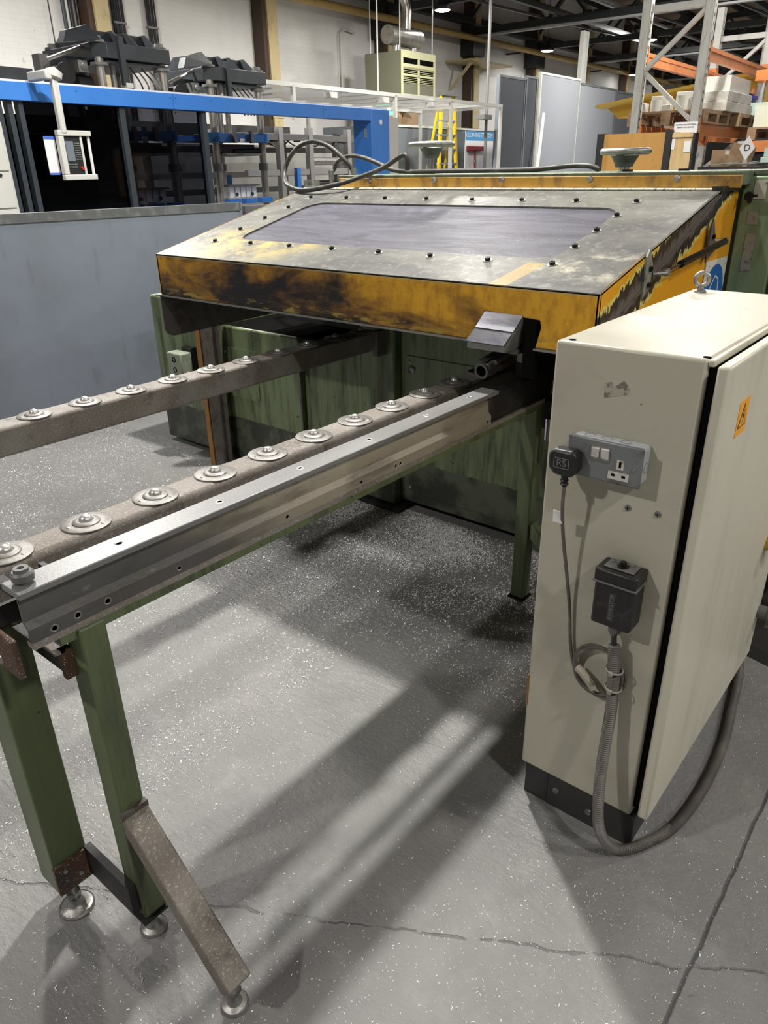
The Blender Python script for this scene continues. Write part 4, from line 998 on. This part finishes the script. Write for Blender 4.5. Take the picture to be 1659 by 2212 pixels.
# green upright at right with plates
up_ = BX('upright_column', 'green_light', q, -.868, -.722, 3.2, 3.7, 0, 1.55, .006)
BX('label', 'plate_cream', up_, -.827, -.784, 3.197, 3.199, 1.470, 1.536); BX('nameplate', 'plate_grey', up_, -.834, -.795, 3.197, 3.199, 1.381, 1.429)
BX('nameplate', 'plate_grey', up_, -.827, -.791, 3.197, 3.199, 1.21, 1.349)
MB().lathe((-.835, 3.2, 1.481), (0, -1, 0), [(.012, 0), (.012, .02), (.016, .022), (.016, .035), (0, .036)], 14).obox((-.835, 3.172, 1.481), (-.805, 3.168, 1.483), .01, .01).lathe((-.827, 3.17, 1.464), (0, -1, 0), [(.008, 0), (.008, .01), (0, .012)], 10).build('knob', 'bolt', up_)
yb = BX('side_cover', 'yellow', q, -.705, -.1, 3.22, 3.9, .0, 1.45, .04)
MB().tube([(-.70, 3.21, .80), (-.70, 3.21, 1.17), (-.695, 3.208, 1.345), (-.66, 3.206, 1.43), (-.53, 3.206, 1.45)], .010, 8).build('rubber_seal', 'seal', yb)
MB().lathe((-.705, 3.21, 1.467), (0, -1, 0), [(.012, 0), (.009, .03), (0, .03)], 10).build('grease_nipple', 'chrome', yb)
# gas strut on the side
gs = MB().cyl((XR+.035, 2.52, 1.302), (XR+.035, 2.955, 1.338), .012, n=16).build('gas_strut', 'blk', q)
gs.data.materials[0] = mat('gloss_black_strut', (.012, .012, .013), .18, .2)
MB().cyl((XR+.035, 2.40, 1.292), (XR+.035, 2.53, 1.303), .005, n=10).build('rod', 'chrome', gs)
MB().lathe((XR+.035, 2.395, 1.291), (1, 0, 0), [(0, -.014), (.010, -.01), (.013, 0), (.010, .01), (0, .014)], 12).lathe((XR+.035, 2.965, 1.339), (1, 0, 0), [(0, -.012), (.012, -.008), (.012, .008), (0, .012)], 12).build('ball_end', 'zinc', gs)
for (y, z, mm) in ((2.325, 1.293, 'plate_grey'), (2.90, 1.345, 'greybar')):
    br = MB().prism([(XR+.001, y-.028, z-.075), (XR+.001, y+.02, z-.05), (XR+.001, y+.028, z+.02), (XR+.001, y-.01, z+.072), (XR+.001, y-.028, z+.05)], (.006, 0, 0)).build('strut_bracket', mm, q)
    for dz in (-.035, .012): MB().lathe((XR+.007, y+.005, z+dz), (1, 0, 0), [(.008, 0), (.008, .008), (.004, .008), (.004, .004), (0, .004)], 10).build('screw', 'bolt', br)
    MB().cyl((XR+.007, y+(.03 if y < 2.6 else .03), z-.005), (XR+.04, y+(.065 if y < 2.6 else .06), z-.003), .007, n=8).build('stud', 'zinc', br)
# safety sign on the side panel
sg = MB().box(XR-.010, XR-.007, 2.93, 3.18, 1.0, 1.266).build('safety_sign', 'plate_cream', q)
sg.data.materials[0] = mat('chipped_white_sign', (.62, .62, .58), .4, 0, [((.12, .10, .06), 45, U1, .62, .66, .9)])
MB().lathe((XR-.007, 3.055, 1.13), (1, 0, 0), [(.118, 0), (.118, .0012), (0, .0012)], 36).build('blue_disc', 'signblue', sg)
t = MB()
prof = [(3.01, 1.06), (3.0, 1.12), (3.015, 1.17), (3.055, 1.205), (3.095, 1.19), (3.11, 1.14), (3.105, 1.10), (3.075, 1.125), (3.05, 1.12), (3.03, 1.095), (3.015, 1.105)]
for a_, b_ in zip(prof, prof[1:]): t.obox((XR-.0055, a_[0], a_[1]), (XR-.0055, b_[0], b_[1]), .001, .006, (0, -(b_[1]-a_[1]), (b_[0]-a_[0])))
t.build('mask_outline', 'paper', sg)
# clamp block in the notch
cl = MB().prism([(-1.243, 2.005, 1.188), (-1.243, 1.955, 1.145), (-1.262, 1.935, 1.105), (-1.262, 1.935, 1.085), (-1.262, 2.06, 1.085), (-1.243, 2.06, 1.188)], (.135, 0, 0)).build('clamp_jaw', 'alu', q)
MB().prism([(-1.240, 2.0, 1.1875), (-1.244, 1.953, 1.1455), (-1.11, 1.953, 1.1445), (-1.105, 2.0, 1.1865)], (0, -.003, .003)).prism([(-1.246, 1.950, 1.141), (-1.264, 1.931, 1.106), (-1.128, 1.931, 1.105), (-1.112, 1.950, 1.140)], (0, -.003, .002)).build('jaw_facing', 'chrome', cl)
cl.children[0].data.materials[0] = mat('brushed_jaw', (.38, .38, .42), .3, .9, [((.2, .2, .26), 12, (1, 4, 4), .4, .7, .8)])
BX('jaw_slot', 'dark', q, -1.10, -1.06, 2.0, 2.2, 1.0, 1.18)
BX('jaw_base', 'greybar', q, -1.262, -1.12, 2.0, 2.4, 1.068, 1.083)
# clamp actuator under the hood
ac = MB().obox((-1.276, 2.065, .985), (-1.262, 2.33, 1.026), .040, .044).build('actuator_body', 'cast', q, .004)
MB().lathe((-1.277, 2.062, .985), (-.05, -1, -.15), [(.020, 0), (.026, .004), (.027, .014), (.019, .014), (.017, -.02), (0, -.02)], 24).build('bore', 'cast', ac)
MB().lathe((-1.277, 2.062, .985), (-.05, -1, -.15), [(.0185, .0135), (0, .0135)], 24).build('bore_hole', 'dark', ac)
MB().cyl((-1.250, 2.09, 1.008), (-1.245, 2.33, 1.043), .008, n=10).build('pipe', 'zinc', ac)
MB().cyl((-1.252, 2.12, .985), (-1.25, 2.20, .997), .013, n=12).build('piston', 'rust', ac)
MB().torus((-1.235, 2.235, 1.003), (.1, -1, -.1), .017, .006, 24, 8).lathe((-1.235, 2.24, 1.003), (.1, -1, -.1), [(.016, 0), (.016, .008), (0, .008)], 16).build('roller_ring', 'plastic_white', ac)
MB().obox((-1.285, 2.06, 1.013), (-1.272, 2.33, 1.055), .03, .002).build('cable_guide', 'zinc', ac)
BX('actuator_mount', 'black', q, -1.29, -1.23, 2.30, 2.42, .92, 1.09)
BX('support_bracket', 'black', q, -1.46, -1.34, 2.60, 2.72, .80, 1.06)
BX('support_bracket', 'black', q, -1.21, -1.0, 2.30, 2.40, .74, .84)
BX('support_bracket', 'black', q, -1.12, -1.105, 2.33, 2.7, .72, 1.09)
BX('side_plate', 'black', q, -1.02, -1.005, 2.25, 2.7, .72, 1.09)
BX('side_plate', 'yellow_dirty', q, -1.06, -1.02, 2.56, 2.7, .80, .93)
MB().cyl((-1.14, 2.30, .70), (-1.14, 2.30, .78), .014, n=10).build('air_fitting', 'chrome', q)
BX('rail_bracket', 'greybar', q, -2.225, -2.19, 2.60, 2.66, .80, .915)

# handwheels on top
def handwheel(x, y, z, R, lab, mm):
    h = thing('handwheel', lab, 'handwheel', (x, y, 1.57), 'handwheels on the rear of the machine')
    MB().cyl((x, y, 1.571), (x, y, z-.05), .022, n=16).build('spindle', 'chrome', h)
    MB().lathe((x, y, z-.06), (0, 0, 1), [(.035, 0), (.04, .015), (.058, .045), (.03, .052)], 20).build('hub', 'cast', h)
    MB().torus((x, y, z), (0, 0, 1), R, .013, 36, 12).build('rim', mm, h)
    for i in range(3):
        an = i*2*PI/3+.4; MB().obox((x, y, z-.014), (x+R*math.cos(an), y+R*math.sin(an), z), .03, .012).build('spoke', mm, h)
FR = FR_B
handwheel(-1.23, 3.32, 1.645, .092, 'bright cast handwheel on the right rear of the machine top', 'zinc')
handwheel(-2.22, 3.35, 1.70, .103, 'rough edged handwheel on the left rear of the machine top', 'zinc')
FR = FR_W
# hoses on the top
hA = thing('hydraulic_hose', 'black hose lying along the green top beam', 'hose', (-2.3, 3.12, 1.57))
MB().tube([(-2.907, 3.1, 1.58), (-2.902, 3.12, 1.60), (-2.866, 3.12, 1.639), (-2.791, 3.12, 1.659), (-2.696, 3.12, 1.649), (-2.605, 3.12, 1.622), (-2.516, 3.12, 1.593), (-2.414, 3.12, 1.582), (-2.193, 3.12, 1.582), (-1.938, 3.12, 1.582), (-1.726, 3.13, 1.583), (-1.573, 3.14, 1.594), (-1.479, 3.14, 1.594), (-1.427, 3.14, 1.58)], .0105, 12).build('tube', 'hose', hA)
MB().cyl((-2.907, 3.1, 1.545), (-2.907, 3.1, 1.592), .013, n=12).cyl((-2.907, 3.1, 1.522), (-2.907, 3.1, 1.55), .010, n=6).build('fitting', 'zinc', hA)
BX('manifold', 'zinc', hA, -2.95, -2.87, 3.06, 3.14, 1.50, 1.525)
hB = thing('hydraulic_hose', 'black hose looping high above the left end of the hood', 'hose', (-2.75, 3.05, 1.55))
MB().tube([(-2.745, 3.1, 1.575), (-2.761, 3.1, 1.60), (-2.792, 3.08, 1.642), (-2.869, 3.06, 1.701), (-2.966, 3.05, 1.73), (-3.069, 3.05, 1.716), (-3.144, 3.04, 1.665), (-3.173, 3.02, 1.597), (-3.132, 2.98, 1.545), (-3.035, 2.92, 1.520), (-2.87, 2.86, 1.505), (-2.69, 2.88, 1.527), (-2.59, 2.96, 1.56), (-2.49, 3.02, 1.60), (-2.416, 3.05, 1.643), (-2.376, 3.05, 1.654), (-2.36, 3.05, 1.636), (-2.36, 3.05, 1.588)], .0115, 12).build('tube', 'hose', hB)
MB().cyl((-2.745, 3.1, 1.572), (-2.745, 3.1, 1.60), .014, n=12).build('fitting', 'zinc', hB)

# ================================================================== ROLLER TABLE
q = TB = thing('infeed_table', 'ball transfer infeed table with two dusty rails, long fence and green legs', 'table', (-1.16, .52, 0))
lr = BX('support_rail', 'rail', q, -2.322, -2.222, .41, 2.60, .82, .912, .010)
mr = BX('support_rail', 'rail', q, -1.463, -1.363, .40, 2.60, .82, .912, .014)
u0 = None
def unit(x, y):
    global u0, up0
    P = Vector((x, y, .912))
    if u0 is None:
        up0 = P
        u0 = MB().lathe(P, (0, 0, 1), [(.053, 0), (.053, .003), (.051, .004), (.030, .0045), (.029, .0065), (.023, .0095), (.0165, .0095), (.0155, .008), (0, .008)], 40).build('ball_unit', 'unit', q)
        MB().lathe(P+Vector((0, 0, .010)), (0, 0, -.002+1.002), [(.0145, -.004), (.0142, .001), (.0125, .0055), (.009, .009), (.0045, .011), (0, .0115)], 20).build('ball', 'ball', u0)
        for k in range(3):
            an = k*2*PI/3+.5; t = MB(); t.lathe(P+Vector((.040*math.cos(an), .040*math.sin(an), .0028)), (0, 0, 1), [(.006, 0), (.006, .001), (.003, .003), (0, .003)], 8); t.build('screw', 'zinc', u0)
    else: part_copy(u0, q, P-up0)
for k in range(11): unit(-1.413, .506+.1765*k)
for k in range(-3, 10): unit(-2.268, 1.003+.1745*k)
# fence: open aluminium profile
y0, y1 = .412, 1.90
BX('fence_cap', 'alu', q, -1.204, -1.140, .410, 1.938, .953, .966, .002)
prof = [(-1.156, .953), (-1.156, .938), (-1.153, .930), (-1.153, .905), (-1.141, .893), (-1.141, .866), (-1.147, .866), (-1.147, .890), (-1.159, .902), (-1.159, .953)]
fp = MB().prism([(x, y0, z) for x, z in prof], (0, y1-y0, 0)).build('fence_face', 'alu_side', q)
BX('fence_back', 'black', q, -1.272, -1.262, y0, 2.25, .850, .892); BX('fence_floor', 'black', q, -1.212, -1.147, y0, 2.25, .866, .872)
BX('fence_web', 'black', q, -1.272, -1.204, y0+.01, y0+.03, .930, .945)
BX('fence_web', 'black', q, -1.262, -1.16, y0+.09, y0+.10, .872, .945)
BX('fence_lip', 'rail', q, -1.16, -1.139, y0, 2.25, .853, .866)
BX('fence_extension', 'black', q, -1.20, -1.150, 1.90, 2.32, .866, .952, .003)
BX('fence_scale', 'zinc', q, -1.1555, -1.1545, 1.0, 1.7, .940, .952)
for y in (.455, .50, .56): MB().lathe((-1.141, y, .876+.004*(y > .48)), (1, 0, 0), [(.008, 0), (.006, .0006), (.003, -.001), (0, -.001)], 12).build('countersunk_screw', 'zinc', q)
for y in (.72, 1.02, 1.28, 1.42, 1.44, 1.88): MB().lathe((-1.141, y, .878), (1, 0, 0), [(.006, 0), (.0045, .0006), (.0025, -.001), (0, -.001)], 12).build('countersunk_screw', 'zinc', q)
for y in (.62, .86, 1.10, 1.35, 1.60, 1.82): MB().lathe((-1.172, y, .966), (0, 0, 1), [(.009, 0), (.007, .0006), (.003, -.001), (0, -.001)], 12).build('countersunk_screw', 'zinc', q)
MB().lathe((-1.176, .438, .966), (0, 0, 1), [(.015, 0), (.015, .004), (.019, .006), (.0195, .018), (.016, .022), (.013, .022), (.0125, .028), (.006, .028), (.005, .024), (0, .024)], 28).build('end_knob', 'cast', q)
BX('fence_beam', 'green_leg', q, -1.208, -1.141, .46, 2.26, .835, .853)
BX('side_beam', 'green_leg', q, -1.475, -1.385, .42, 2.6, .745, .818, .004)
# legs
def foot(x, y, r, top):
    f = MB().lathe((x, y, 0), (0, 0, 1), [(r, 0), (r, .006), (r*.92, .010), (r*.90, .008), (r*.55, .013), (r*.38, .022), (r*.34, .034), (0, .034)], 30).build('levelling_foot', 'zinc', q)
    MB().cyl((x, y, .03), (x, y, top), .009, n=10).lathe((x, y, .045), (0, 0, 1), [(.018, 0), (.018, .012), (0, .012)], 6).build('stem', 'zinc', f)
BX('leg', 'green_leg', q, -1.432, -1.338, .40, .482, .07, .80, .004)
BX('leg', 'green_leg', q, -1.193, -1.133, .490, .545, .07, .853, .005)
BX('leg', 'green_leg', q, -1.197, -1.142, 2.2, 2.252, .07, .853, .005)
foot(-1.347, .430, .041, .10); foot(-1.156, .515, .031, .08); foot(-.871, .520, .030, .11); foot(-1.165, 2.22, .030, .08)
BX('foot_plate', 'rust', q, -1.337, -1.328, .397, .486, .082, .168)
for y, z in ((.42, .145), (.452, .11)): MB().lathe((-1.328, y, z), (1, 0, 0), [(.006, 0), (.005, .003), (0, .004)], 10).build('bracket_screw', 'zinc', q)
BX('cross_bar', 'black', q, -1.328, -1.145, .472, .489, .095, .18)
BX('cross_bar', 'black', q, -1.34, -1.18, .478, .490, .735, .80)
BX('bar_flange', 'rust', q, -1.193, -1.178, .470, .4905, .735, .80); BX('bar_flange', 'rail', q, -1.33, -1.178, .458, .478, .795, .80)
BX('foot_plate', 'black', q, -1.205, -1.125, .482, .553, .064, .070); BX('foot_plate', 'black', q, -1.205, -1.135, 2.19, 2.26, .064, .070)
ep_ = BX('end_plate', 'rust', q, -1.47, -1.175, .390, .400, .785, .864)
for x, z in ((-1.26, .845), (-1.245, .80), (-1.40, .80)): MB().lathe((x, .390, z), (0, -1, 0), [(.010, 0), (.008, .003), (.004, .001), (0, .001)], 12).build('screw', 'zinc', ep_)
def strut(y0, y1, mm):
    dx, dz = .285, -.272; L = math.hypot(dx, dz); ux, uz = dx/L, dz/L; nx, nz = uz, -ux
    th = .042; a = (-1.133, .400); b = (-.833, .108)
    pts = [(a[0], y0, a[1]), (b[0], y0, b[1]), (b[0]+nx*th*.6, y0, b[1]+nz*th*.6+.0), (b[0]+nx*th, y0, b[1]+nz*th), (-1.133, y0, a[1]-th*1.42)]
    return MB().prism(pts, (0, y1-y0, 0)).build('strut', mm, q, .004)
strut(.488, .546, 'rail'); strut(2.2, 2.25, 'green_leg')
BX('strut_collar', 'greybar', q, -1.136, -1.122, .488, .547, .385, .402)

# ================================================================== CONTROL CABINET
q = CB = thing('control_cabinet', 'tall narrow cream control cabinet on a charcoal plinth at right', 'cabinet', (-.54, 1.84, 0))
CX0, CX1, CY0, CY1 = -.702, -.378, 1.415, 2.27
body = BX('body', 'cream', q, CX0, CX1-.012, CY0, CY1, .104, 1.268, .007)
t = MB().box(CX1-.012, CX1, CY0, CY1, 1.255, 1.268).build('rim', 'cream', body, .003)
BX('door_seal', 'dark', q, CX1-.012, CX1+.010, CY0+.012, CY1-.01, .13, 1.252)
dr = BX('door', 'cream_door', q, CX1+.008, -.345, CY0-.013, CY1+.02, .128, 1.262, .006)
for z, mm in ((.6, 'brass'), (.30, 'cast')):
    MB().lathe((-.345, 2.14 if z > .5 else 2.27, z), (1, 0, 0), [(.022, 0), (.022, .03), (.028, .032), (.028, .045), (0, .046)], 16).obox((-.31, 2.14 if z > .5 else 2.27, z-.045), (-.31, 2.14 if z > .5 else 2.27, z+.01), .025, .012, (1, 0, 0)).build('lock', mm, dr)
wp = MB().box(-.3449, -.3440, 1.515, 1.585, 1.095, 1.17).build('warning_label', 'orange_label', dr)
t = MB().prism([(-.3438, 1.522, 1.112), (-.3438, 1.578, 1.112), (-.3438, 1.550, 1.162)], (.0003, 0, 0)).build('triangle', 'ink', wp)
t = MB().prism([(-.3434, 1.528, 1.115), (-.3434, 1.572, 1.115), (-.3434, 1.550, 1.156)], (.0003, 0, 0)).build('triangle_fill', 'orange_label', wp)
MB().prism([(-.343, 1.553, 1.15), (-.343, 1.543, 1.133), (-.343, 1.549, 1.133), (-.343, 1.546, 1.118), (-.343, 1.557, 1.137), (-.343, 1.551, 1.137)], (.0003, 0, 0)).build('bolt_symbol', 'ink', wp)
for x0, x1 in ((CX0+.015, -.620), (-.618, -.467), (-.465, CX1)):
    pl_ = BX('plinth_panel', 'plinth', q, x0, x1, CY0+.0+(.002 if x0 == -.618 else .004), CY0+.02, 0, .104)
    if x0 == -.618:
        for x, z in ((-.592, .06), (-.498, .045)): MB().lathe((x, CY0+.002, z), (0, -1, 0), [(.010, 0), (.009, .003), (0, .004)], 16).obox((x-.007, CY0-.0025, z+.003), (x+.007, CY0-.0025, z-.003), .002, .0025, (0, 0, 1)).build('screw', 'zinc', pl_)
BX('plinth_body', 'plinth', q, CX0+.018, CX1-.003, CY0+.02, CY1-.02, 0, .103)
for (x, y) in ((-.672, 1.432), (-.40, 1.435)): MB().cyl((x, y, 1.2665), (x, y, 1.2688), .008, n=14).build('lifting_hole', 'dark', q)
eb = MB().torus((-.662, 2.20, 1.304), (.33, -1, 0), .0175, .006, 28, 12).build('lifting_eye', 'zinc', q)
MB().lathe((-.662, 2.20, 1.268), (0, 0, 1), [(.016, 0), (.016, .005), (.009, .009), (.008, .018), (0, .018)], 18).build('eye_base', 'zinc', eb)
t = MB()
for (x, z) in ((-.502, .935), (-.438, .938)):
    o = MB().lathe((x, CY0, z), (0, -1, 0), [(.0075, 0), (.007, .002), (0, .003)], 16).build('panel_screw', 'zinc', q)
    MB().obox((x-.005, CY0-.0025, z), (x+.005, CY0-.0025, z), .0015, .0018).obox((x, CY0-.0025, z-.005), (x, CY0-.0025, z+.005), .0015, .0018, (1, 0, 0)).build('cross_slot', 'ink', o)
MB().prism([(-.585, CY0-.0004, 1.195), (-.57, CY0-.0004, 1.198), (-.565, CY0-.0004, 1.188), (-.545, CY0-.0004, 1.204), (-.53, CY0-.0004, 1.190), (-.533, CY0-.0004, 1.178), (-.55, CY0-.0004, 1.172), (-.583, CY0-.0004, 1.163)], (0, .0003, 0)).build('sticker_residue', mat('sticker_residue', (.17, .155, .13), .7, 0, [((.40, .38, .30), 45, U1, .42, .5, 1)]), body)
BX('rust_patch', 'rust_orange', body, CX0-.0005, CX0+.004, CY0-.0005, CY0+.003, .30, .40)
# double socket
so = MB().box(-.628, -.470, CY0-.040, CY0, 1.004, 1.086).build('socket_box', 'socket_side', q, .008)
fc = MB().box(-.631, -.468, CY0-.0485, CY0-.040, 1.001, 1.089).build('face_plate', 'socket', so, .006)
SY = CY0-.0485
for x, mm in ((-.567, 'plastic_white'), (-.546, 'plastic_white')):
    MB().prism([(x-.008, SY, 1.048), (x-.008, SY-.004, 1.052), (x-.008, SY-.007, 1.072), (x-.008, SY, 1.074)], (.016, 0, 0)).build('rocker_switch', mm, so)
BX('switch_frame', 'zinc', so, -.577, -.536, SY-.002, SY, 1.045, 1.077)
BX('earth_slot_plate', 'plastic_white', so, -.520, -.505, SY-.0012, SY, 1.035, 1.056); BX('earth_slot', 'dark', so, -.515, -.510, SY-.0016, SY, 1.039, 1.052)
BX('pin_slot_plate', 'plastic_white', so, -.536, -.492, SY-.0012, SY, 1.012, 1.029)
for x in (-.525, -.503): BX('pin_slot', 'dark', so, x-.004, x+.004, SY-.0016, SY, 1.019, 1.024)
MB().lathe((-.484, SY, 1.041), (0, -1, 0), [(.004, 0), (.003, .002), (0, .002)], 10).build('screw', 'zinc', so)
for x in (-.595, -.557, -.516): MB().torus((x, CY0-.021, 1.0862), (0, 0, 1), .011, .0005, 24, 4).build('knockout', 'socket', so)
MB().torus((-.4698, CY0-.021, 1.04), (1, 0, 0), .011, .0005, 24, 4).build('knockout', 'socket', so)
# starter box
KY = CY0-.062
kb = MB().box(-.532, -.440, KY, CY0, .668, .806).build('starter_box', 'plastic_black', q, .007)
BX('box_cover', 'plastic_black', kb, -.534, -.438, KY-.002, CY0, .778, .808, .005); MB().box(-.535, -.437, KY-.003, CY0-.001, .775, .7785).build('joint_line', 'dust_black', kb)
BX('top_plate', 'dust_black', kb, -.520, -.452, KY+.012, CY0-.008, .8081, .812, .002)
MB().lathe((-.483, KY+.028, .812), (0, 0, 1), [(.012, 0), (.012, .002), (.007, .003), (.007, .012), (0, .013)], 16).build('push_button', 'bolt', kb)
BX('rocker', 'dust_black', kb, -.503, -.463, KY+.036, KY+.048, .812, .816)
text('KWIKSTOP', .0125, (-.487, KY-.0014, .722), (0, 0, 1), (-1, 0, 0), 'grey_ink', kb, ext=.0005)
t = MB()
for i in range(8): t.box(-.494, -.480, KY-.0006, KY, .687+i*.0088, .6945+i*.0088)
t.build('letter_tiles', mat('letter_tile', (.05, .05, .05), .5), kb)
MB().cyl((-.484, KY+.03, .668), (-.484, KY+.03, .645), .014, n=8).cyl((-.484, KY+.03, .645), (-.484, KY+.03, .636), .009, n=10).build('cable_gland', 'cast', kb)

# plug and cord
q = thing('plug_and_cord', 'black plug with grey cord and a coiled slack loop', 'plug', (-.62, 1.33, 1.03))
t = MB().prism([(-.655, SY-.004, 1.052), (-.645, SY-.004, 1.063), (-.600, SY-.004, 1.064), (-.590, SY-.004, 1.052), (-.590, SY-.004, 1.022), (-.600, SY-.004, 1.006), (-.640, SY-.004, 1.006), (-.655, SY-.004, 1.022)], (0, -.034, 0))
pg = t.build('plug_body', 'plastic_black', q, .006)
BX('pin', 'brass', pg, -.6245, -.6205, SY-.006, SY+.004, 1.048, 1.056)
t = MB(); PYF = SY-.0385
for (a, b, c, d) in ((-.641, -.606, 1.024, 1.0255), (-.641, -.606, 1.0455, 1.047), (-.641, -.6395, 1.024, 1.047), (-.6075, -.606, 1.024, 1.047)): t.box(a, b, PYF-.001, PYF, c, d)
t.build('logo_frame', 'grey_ink', pg); text('RS', .0215, (-.6235, PYF-.0004, 1.0355), (1, 0, 0), (0, 0, 1), 'grey_ink', pg, ext=.0005)
MB().cyl((-.622, SY-.02, 1.006), (-.620, SY-.02, .978), .0085, .0055, n=12).torus((-.6215, SY-.02, .992), (0, 0, 1), .007, .0025, 14, 6).torus((-.621, SY-.02, .984), (0, 0, 1), .007, .0025, 14, 6).build('strain_relief', 'plastic_black', q)
pts = [(-.620, SY-.02, .98), (-.621, 1.348, .94), (-.621, 1.356, .89), (-.618, 1.368, .83), (-.612, 1.382, .76), (-.606, 1.395, .69), (-.600, 1.401, .63), (-.594, 1.403, .57), (-.586, 1.403, .525)]
cx_, cz_ = -.512, .511
for k in range(46):
    an = math.radians(195+k*20); r = .065-.003*(k/18)+.002*math.sin(k*.9); pts.append((cx_+r*math.cos(an), 1.404-.0035*(k/18)-.003, cz_+r*1.10*math.sin(an)))
pts += [(-.476, 1.392, .545), (-.480, 1.384, .59), (-.485, 1.382, .632)]
MB().tube(pts, .0042, 8).build('cord', 'cord', q)
MB().box(-.643, -.620, 1.352, 1.353, .886, .914).build('cord_label', 'paper', q)
t = MB().tube([(-.562, 1.39, .503), (-.545, 1.385, .497), (-.525, 1.382, .482), (-.512, 1.382, .468)], .010, 10); t.build('tape_wrap', mat('grimy_tape', (.33, .30, .24), .6, 0, [((.4, .38, .1), 12, U1, .6, .7, .6)]), q)
# corrugated conduit
q = thing('flexible_conduit', 'grey corrugated conduit dropping from the black box to the floor and looping round the cabinet', 'conduit', (-.46, 1.38, 0))
cp = [(-.478, 1.38, .612), (-.472, 1.378, .56), (-.466, 1.378, .50), (-.462, 1.375, .44), (-.460, 1.365, .36), (-.456, 1.35, .28), (-.448, 1.335, .20), (-.436, 1.325, .13), (-.420, 1.335, .075), (-.400, 1.360, .035), (-.372, 1.40, .016), (-.342, 1.455, .014), (-.312, 1.53, .014), (-.295, 1.65, .014), (-.293, 1.80, .014), (-.305, 1.96, .014), (-.330, 2.12, .016), (-.365, 2.32, .02), (-.42, 2.5, .03)]
MB().tube(cp, .0125, 14, ridge=(.0028, .0017)).build('conduit', 'conduit', q)
MB().cyl((-.4815, 1.381, .64), (-.478, 1.38, .608), .006, n=10).build('inner_cable', 'plastic_black', q)
for (x, y, z) in ((-.4655, 1.378, .548), (-.462, 1.3765, .500)):
    MB().torus((x-.003, y, z), (.1, 0, 1), .019, .0022, 24, 6).box(x-.008, x+.002, y-.026, y-.018, z-.004, z+.004).build('cable_tie', 'tie', q)

# things at the right edge behind the cabinet
q = thing('steel_guard_plate', 'dark steel guard plate low on the floor behind the cabinet at right', 'plate', (-.1, 2.8, 0))
MB().prism([(-.46, 2.48, .0), (.12, 2.33, .0), (.12, 2.7, .25), (-.42, 2.95, .25)], (0, .01, -.0)).build('sloped_plate', 'plinth', q)
MB().box(-.42, .12, 2.72, 3.0, 0, .24).build('block', 'black', q); MB().cyl((-.25, 2.505, .06), (-.25, 2.49, .052), .010, n=10).build('fixing_hole', 'zinc', q)
q = thing('hose_coupling', 'brass and grey hose couplings beside the cabinet door edge', 'coupling', (-.28, 2.5, .25))
MB().cyl((-.32, 2.55, .30), (-.18, 2.5, .30), .03, n=12).box(-.36, -.28, 2.46, 2.54, .27, .33).build('coupling', 'cast', q); MB().tube([(-.2, 2.5, .42), (-.3, 2.52, .43), (-.42, 2.6, .40)], .014, 8).build('braided_hose', 'zinc', q)
for j, mm in enumerate(('wirered', 'wireblue', 'brass')): MB().tube([(-.2, 2.5+.03*j, .52), (-.3, 2.5+.03*j, .50), (-.36, 2.55, .44+.02*j)], .008, 6).build('wire', mm, q)

# ================================================================== SWARF
def chips(name, label, n, region, dens, sz=(.003, .011), seed=1, parent=None):
    rnd = random.Random(seed); V = []; F = []; cnt = 0
    while cnt < n:
        x, y, z = region(rnd)
        if rnd.random() > dens(x, y): continue
        cnt += 1
        L = rnd.uniform(*sz)*(1.6 if rnd.random() < .08 else 1); wd = L*rnd.uniform(.12, .26); an = rnd.uniform(0, 2*PI); cv = rnd.uniform(-1.1, 1.1); lift = rnd.uniform(0, .5)*L
        px, py = x, y; dirn = an; b = len(V); tw = rnd.uniform(-.8, .8)
        for s_ in range(4):
            nx, ny = -math.sin(dirn), math.cos(dirn); zz = z+.0006+lift*math.sin(PI*s_/3)
            V.append((px+nx*wd/2, py+ny*wd/2, zz+wd*.4*tw+wd*.4)); V.append((px-nx*wd/2, py-ny*wd/2, zz-wd*.4*tw+wd*.4))
            px += math.cos(dirn)*L/3; py += math.sin(dirn)*L/3; dirn += cv*.7
        for s_ in range(3): F.append((b+2*s_, b+2*s_+1, b+2*s_+3, b+2*s_+2))
    me = bpy.data.meshes.new(name); me.from_pydata(V, [], F); me.materials.append(M['swarf'])
    o = bpy.data.objects.new(name, me); COL.objects.link(o)
    tag(o, label, 'metal swarf', kind='stuff'); return o
def near(rnd): return rnd.uniform(-2.3, .3), rnd.uniform(.1, 2.7), 0
def dn(x, y):
    if -.70 < x < -.38 and 1.4 < y < 2.3: return 0
    return .35+.3*math.sin(x*5)*math.sin(y*4.3)
chips('metal_swarf', 'fine aluminium swarf scattered over the open floor in front', 15000, near, dn, (.0015, .0055), 3)
def pile(rnd): return rnd.uniform(-2.6, -.75), rnd.uniform(1.7, 2.70), 0
def dp(x, y):
    d = (2.72-y); v = math.exp(-(d/.42)**2)*1.1
    v += .5*math.exp(-((x+1.75)**2/.12+(y-2.3)**2/.08)); v *= .55+.45*math.sin(x*9+2*math.sin(y*7)); return max(v, .06)
chips('metal_swarf', 'thick drift of bright swarf under the hood against the green base', 48000, pile, dp, (.003, .010), 5)
def lf(rnd): return rnd.uniform(-4.6, -1.5), rnd.uniform(.3, 2.62), 0
def dl(x, y): return (.3+.35*math.sin(x*6+math.sin(y*5)*2)*math.cos(y*7)+.2)*(1.2 if y > 1.3 else .7)
chips('metal_swarf', 'swarf layer on the floor between the two table rails', 32000, lf, dl, (.002, .008), 8)
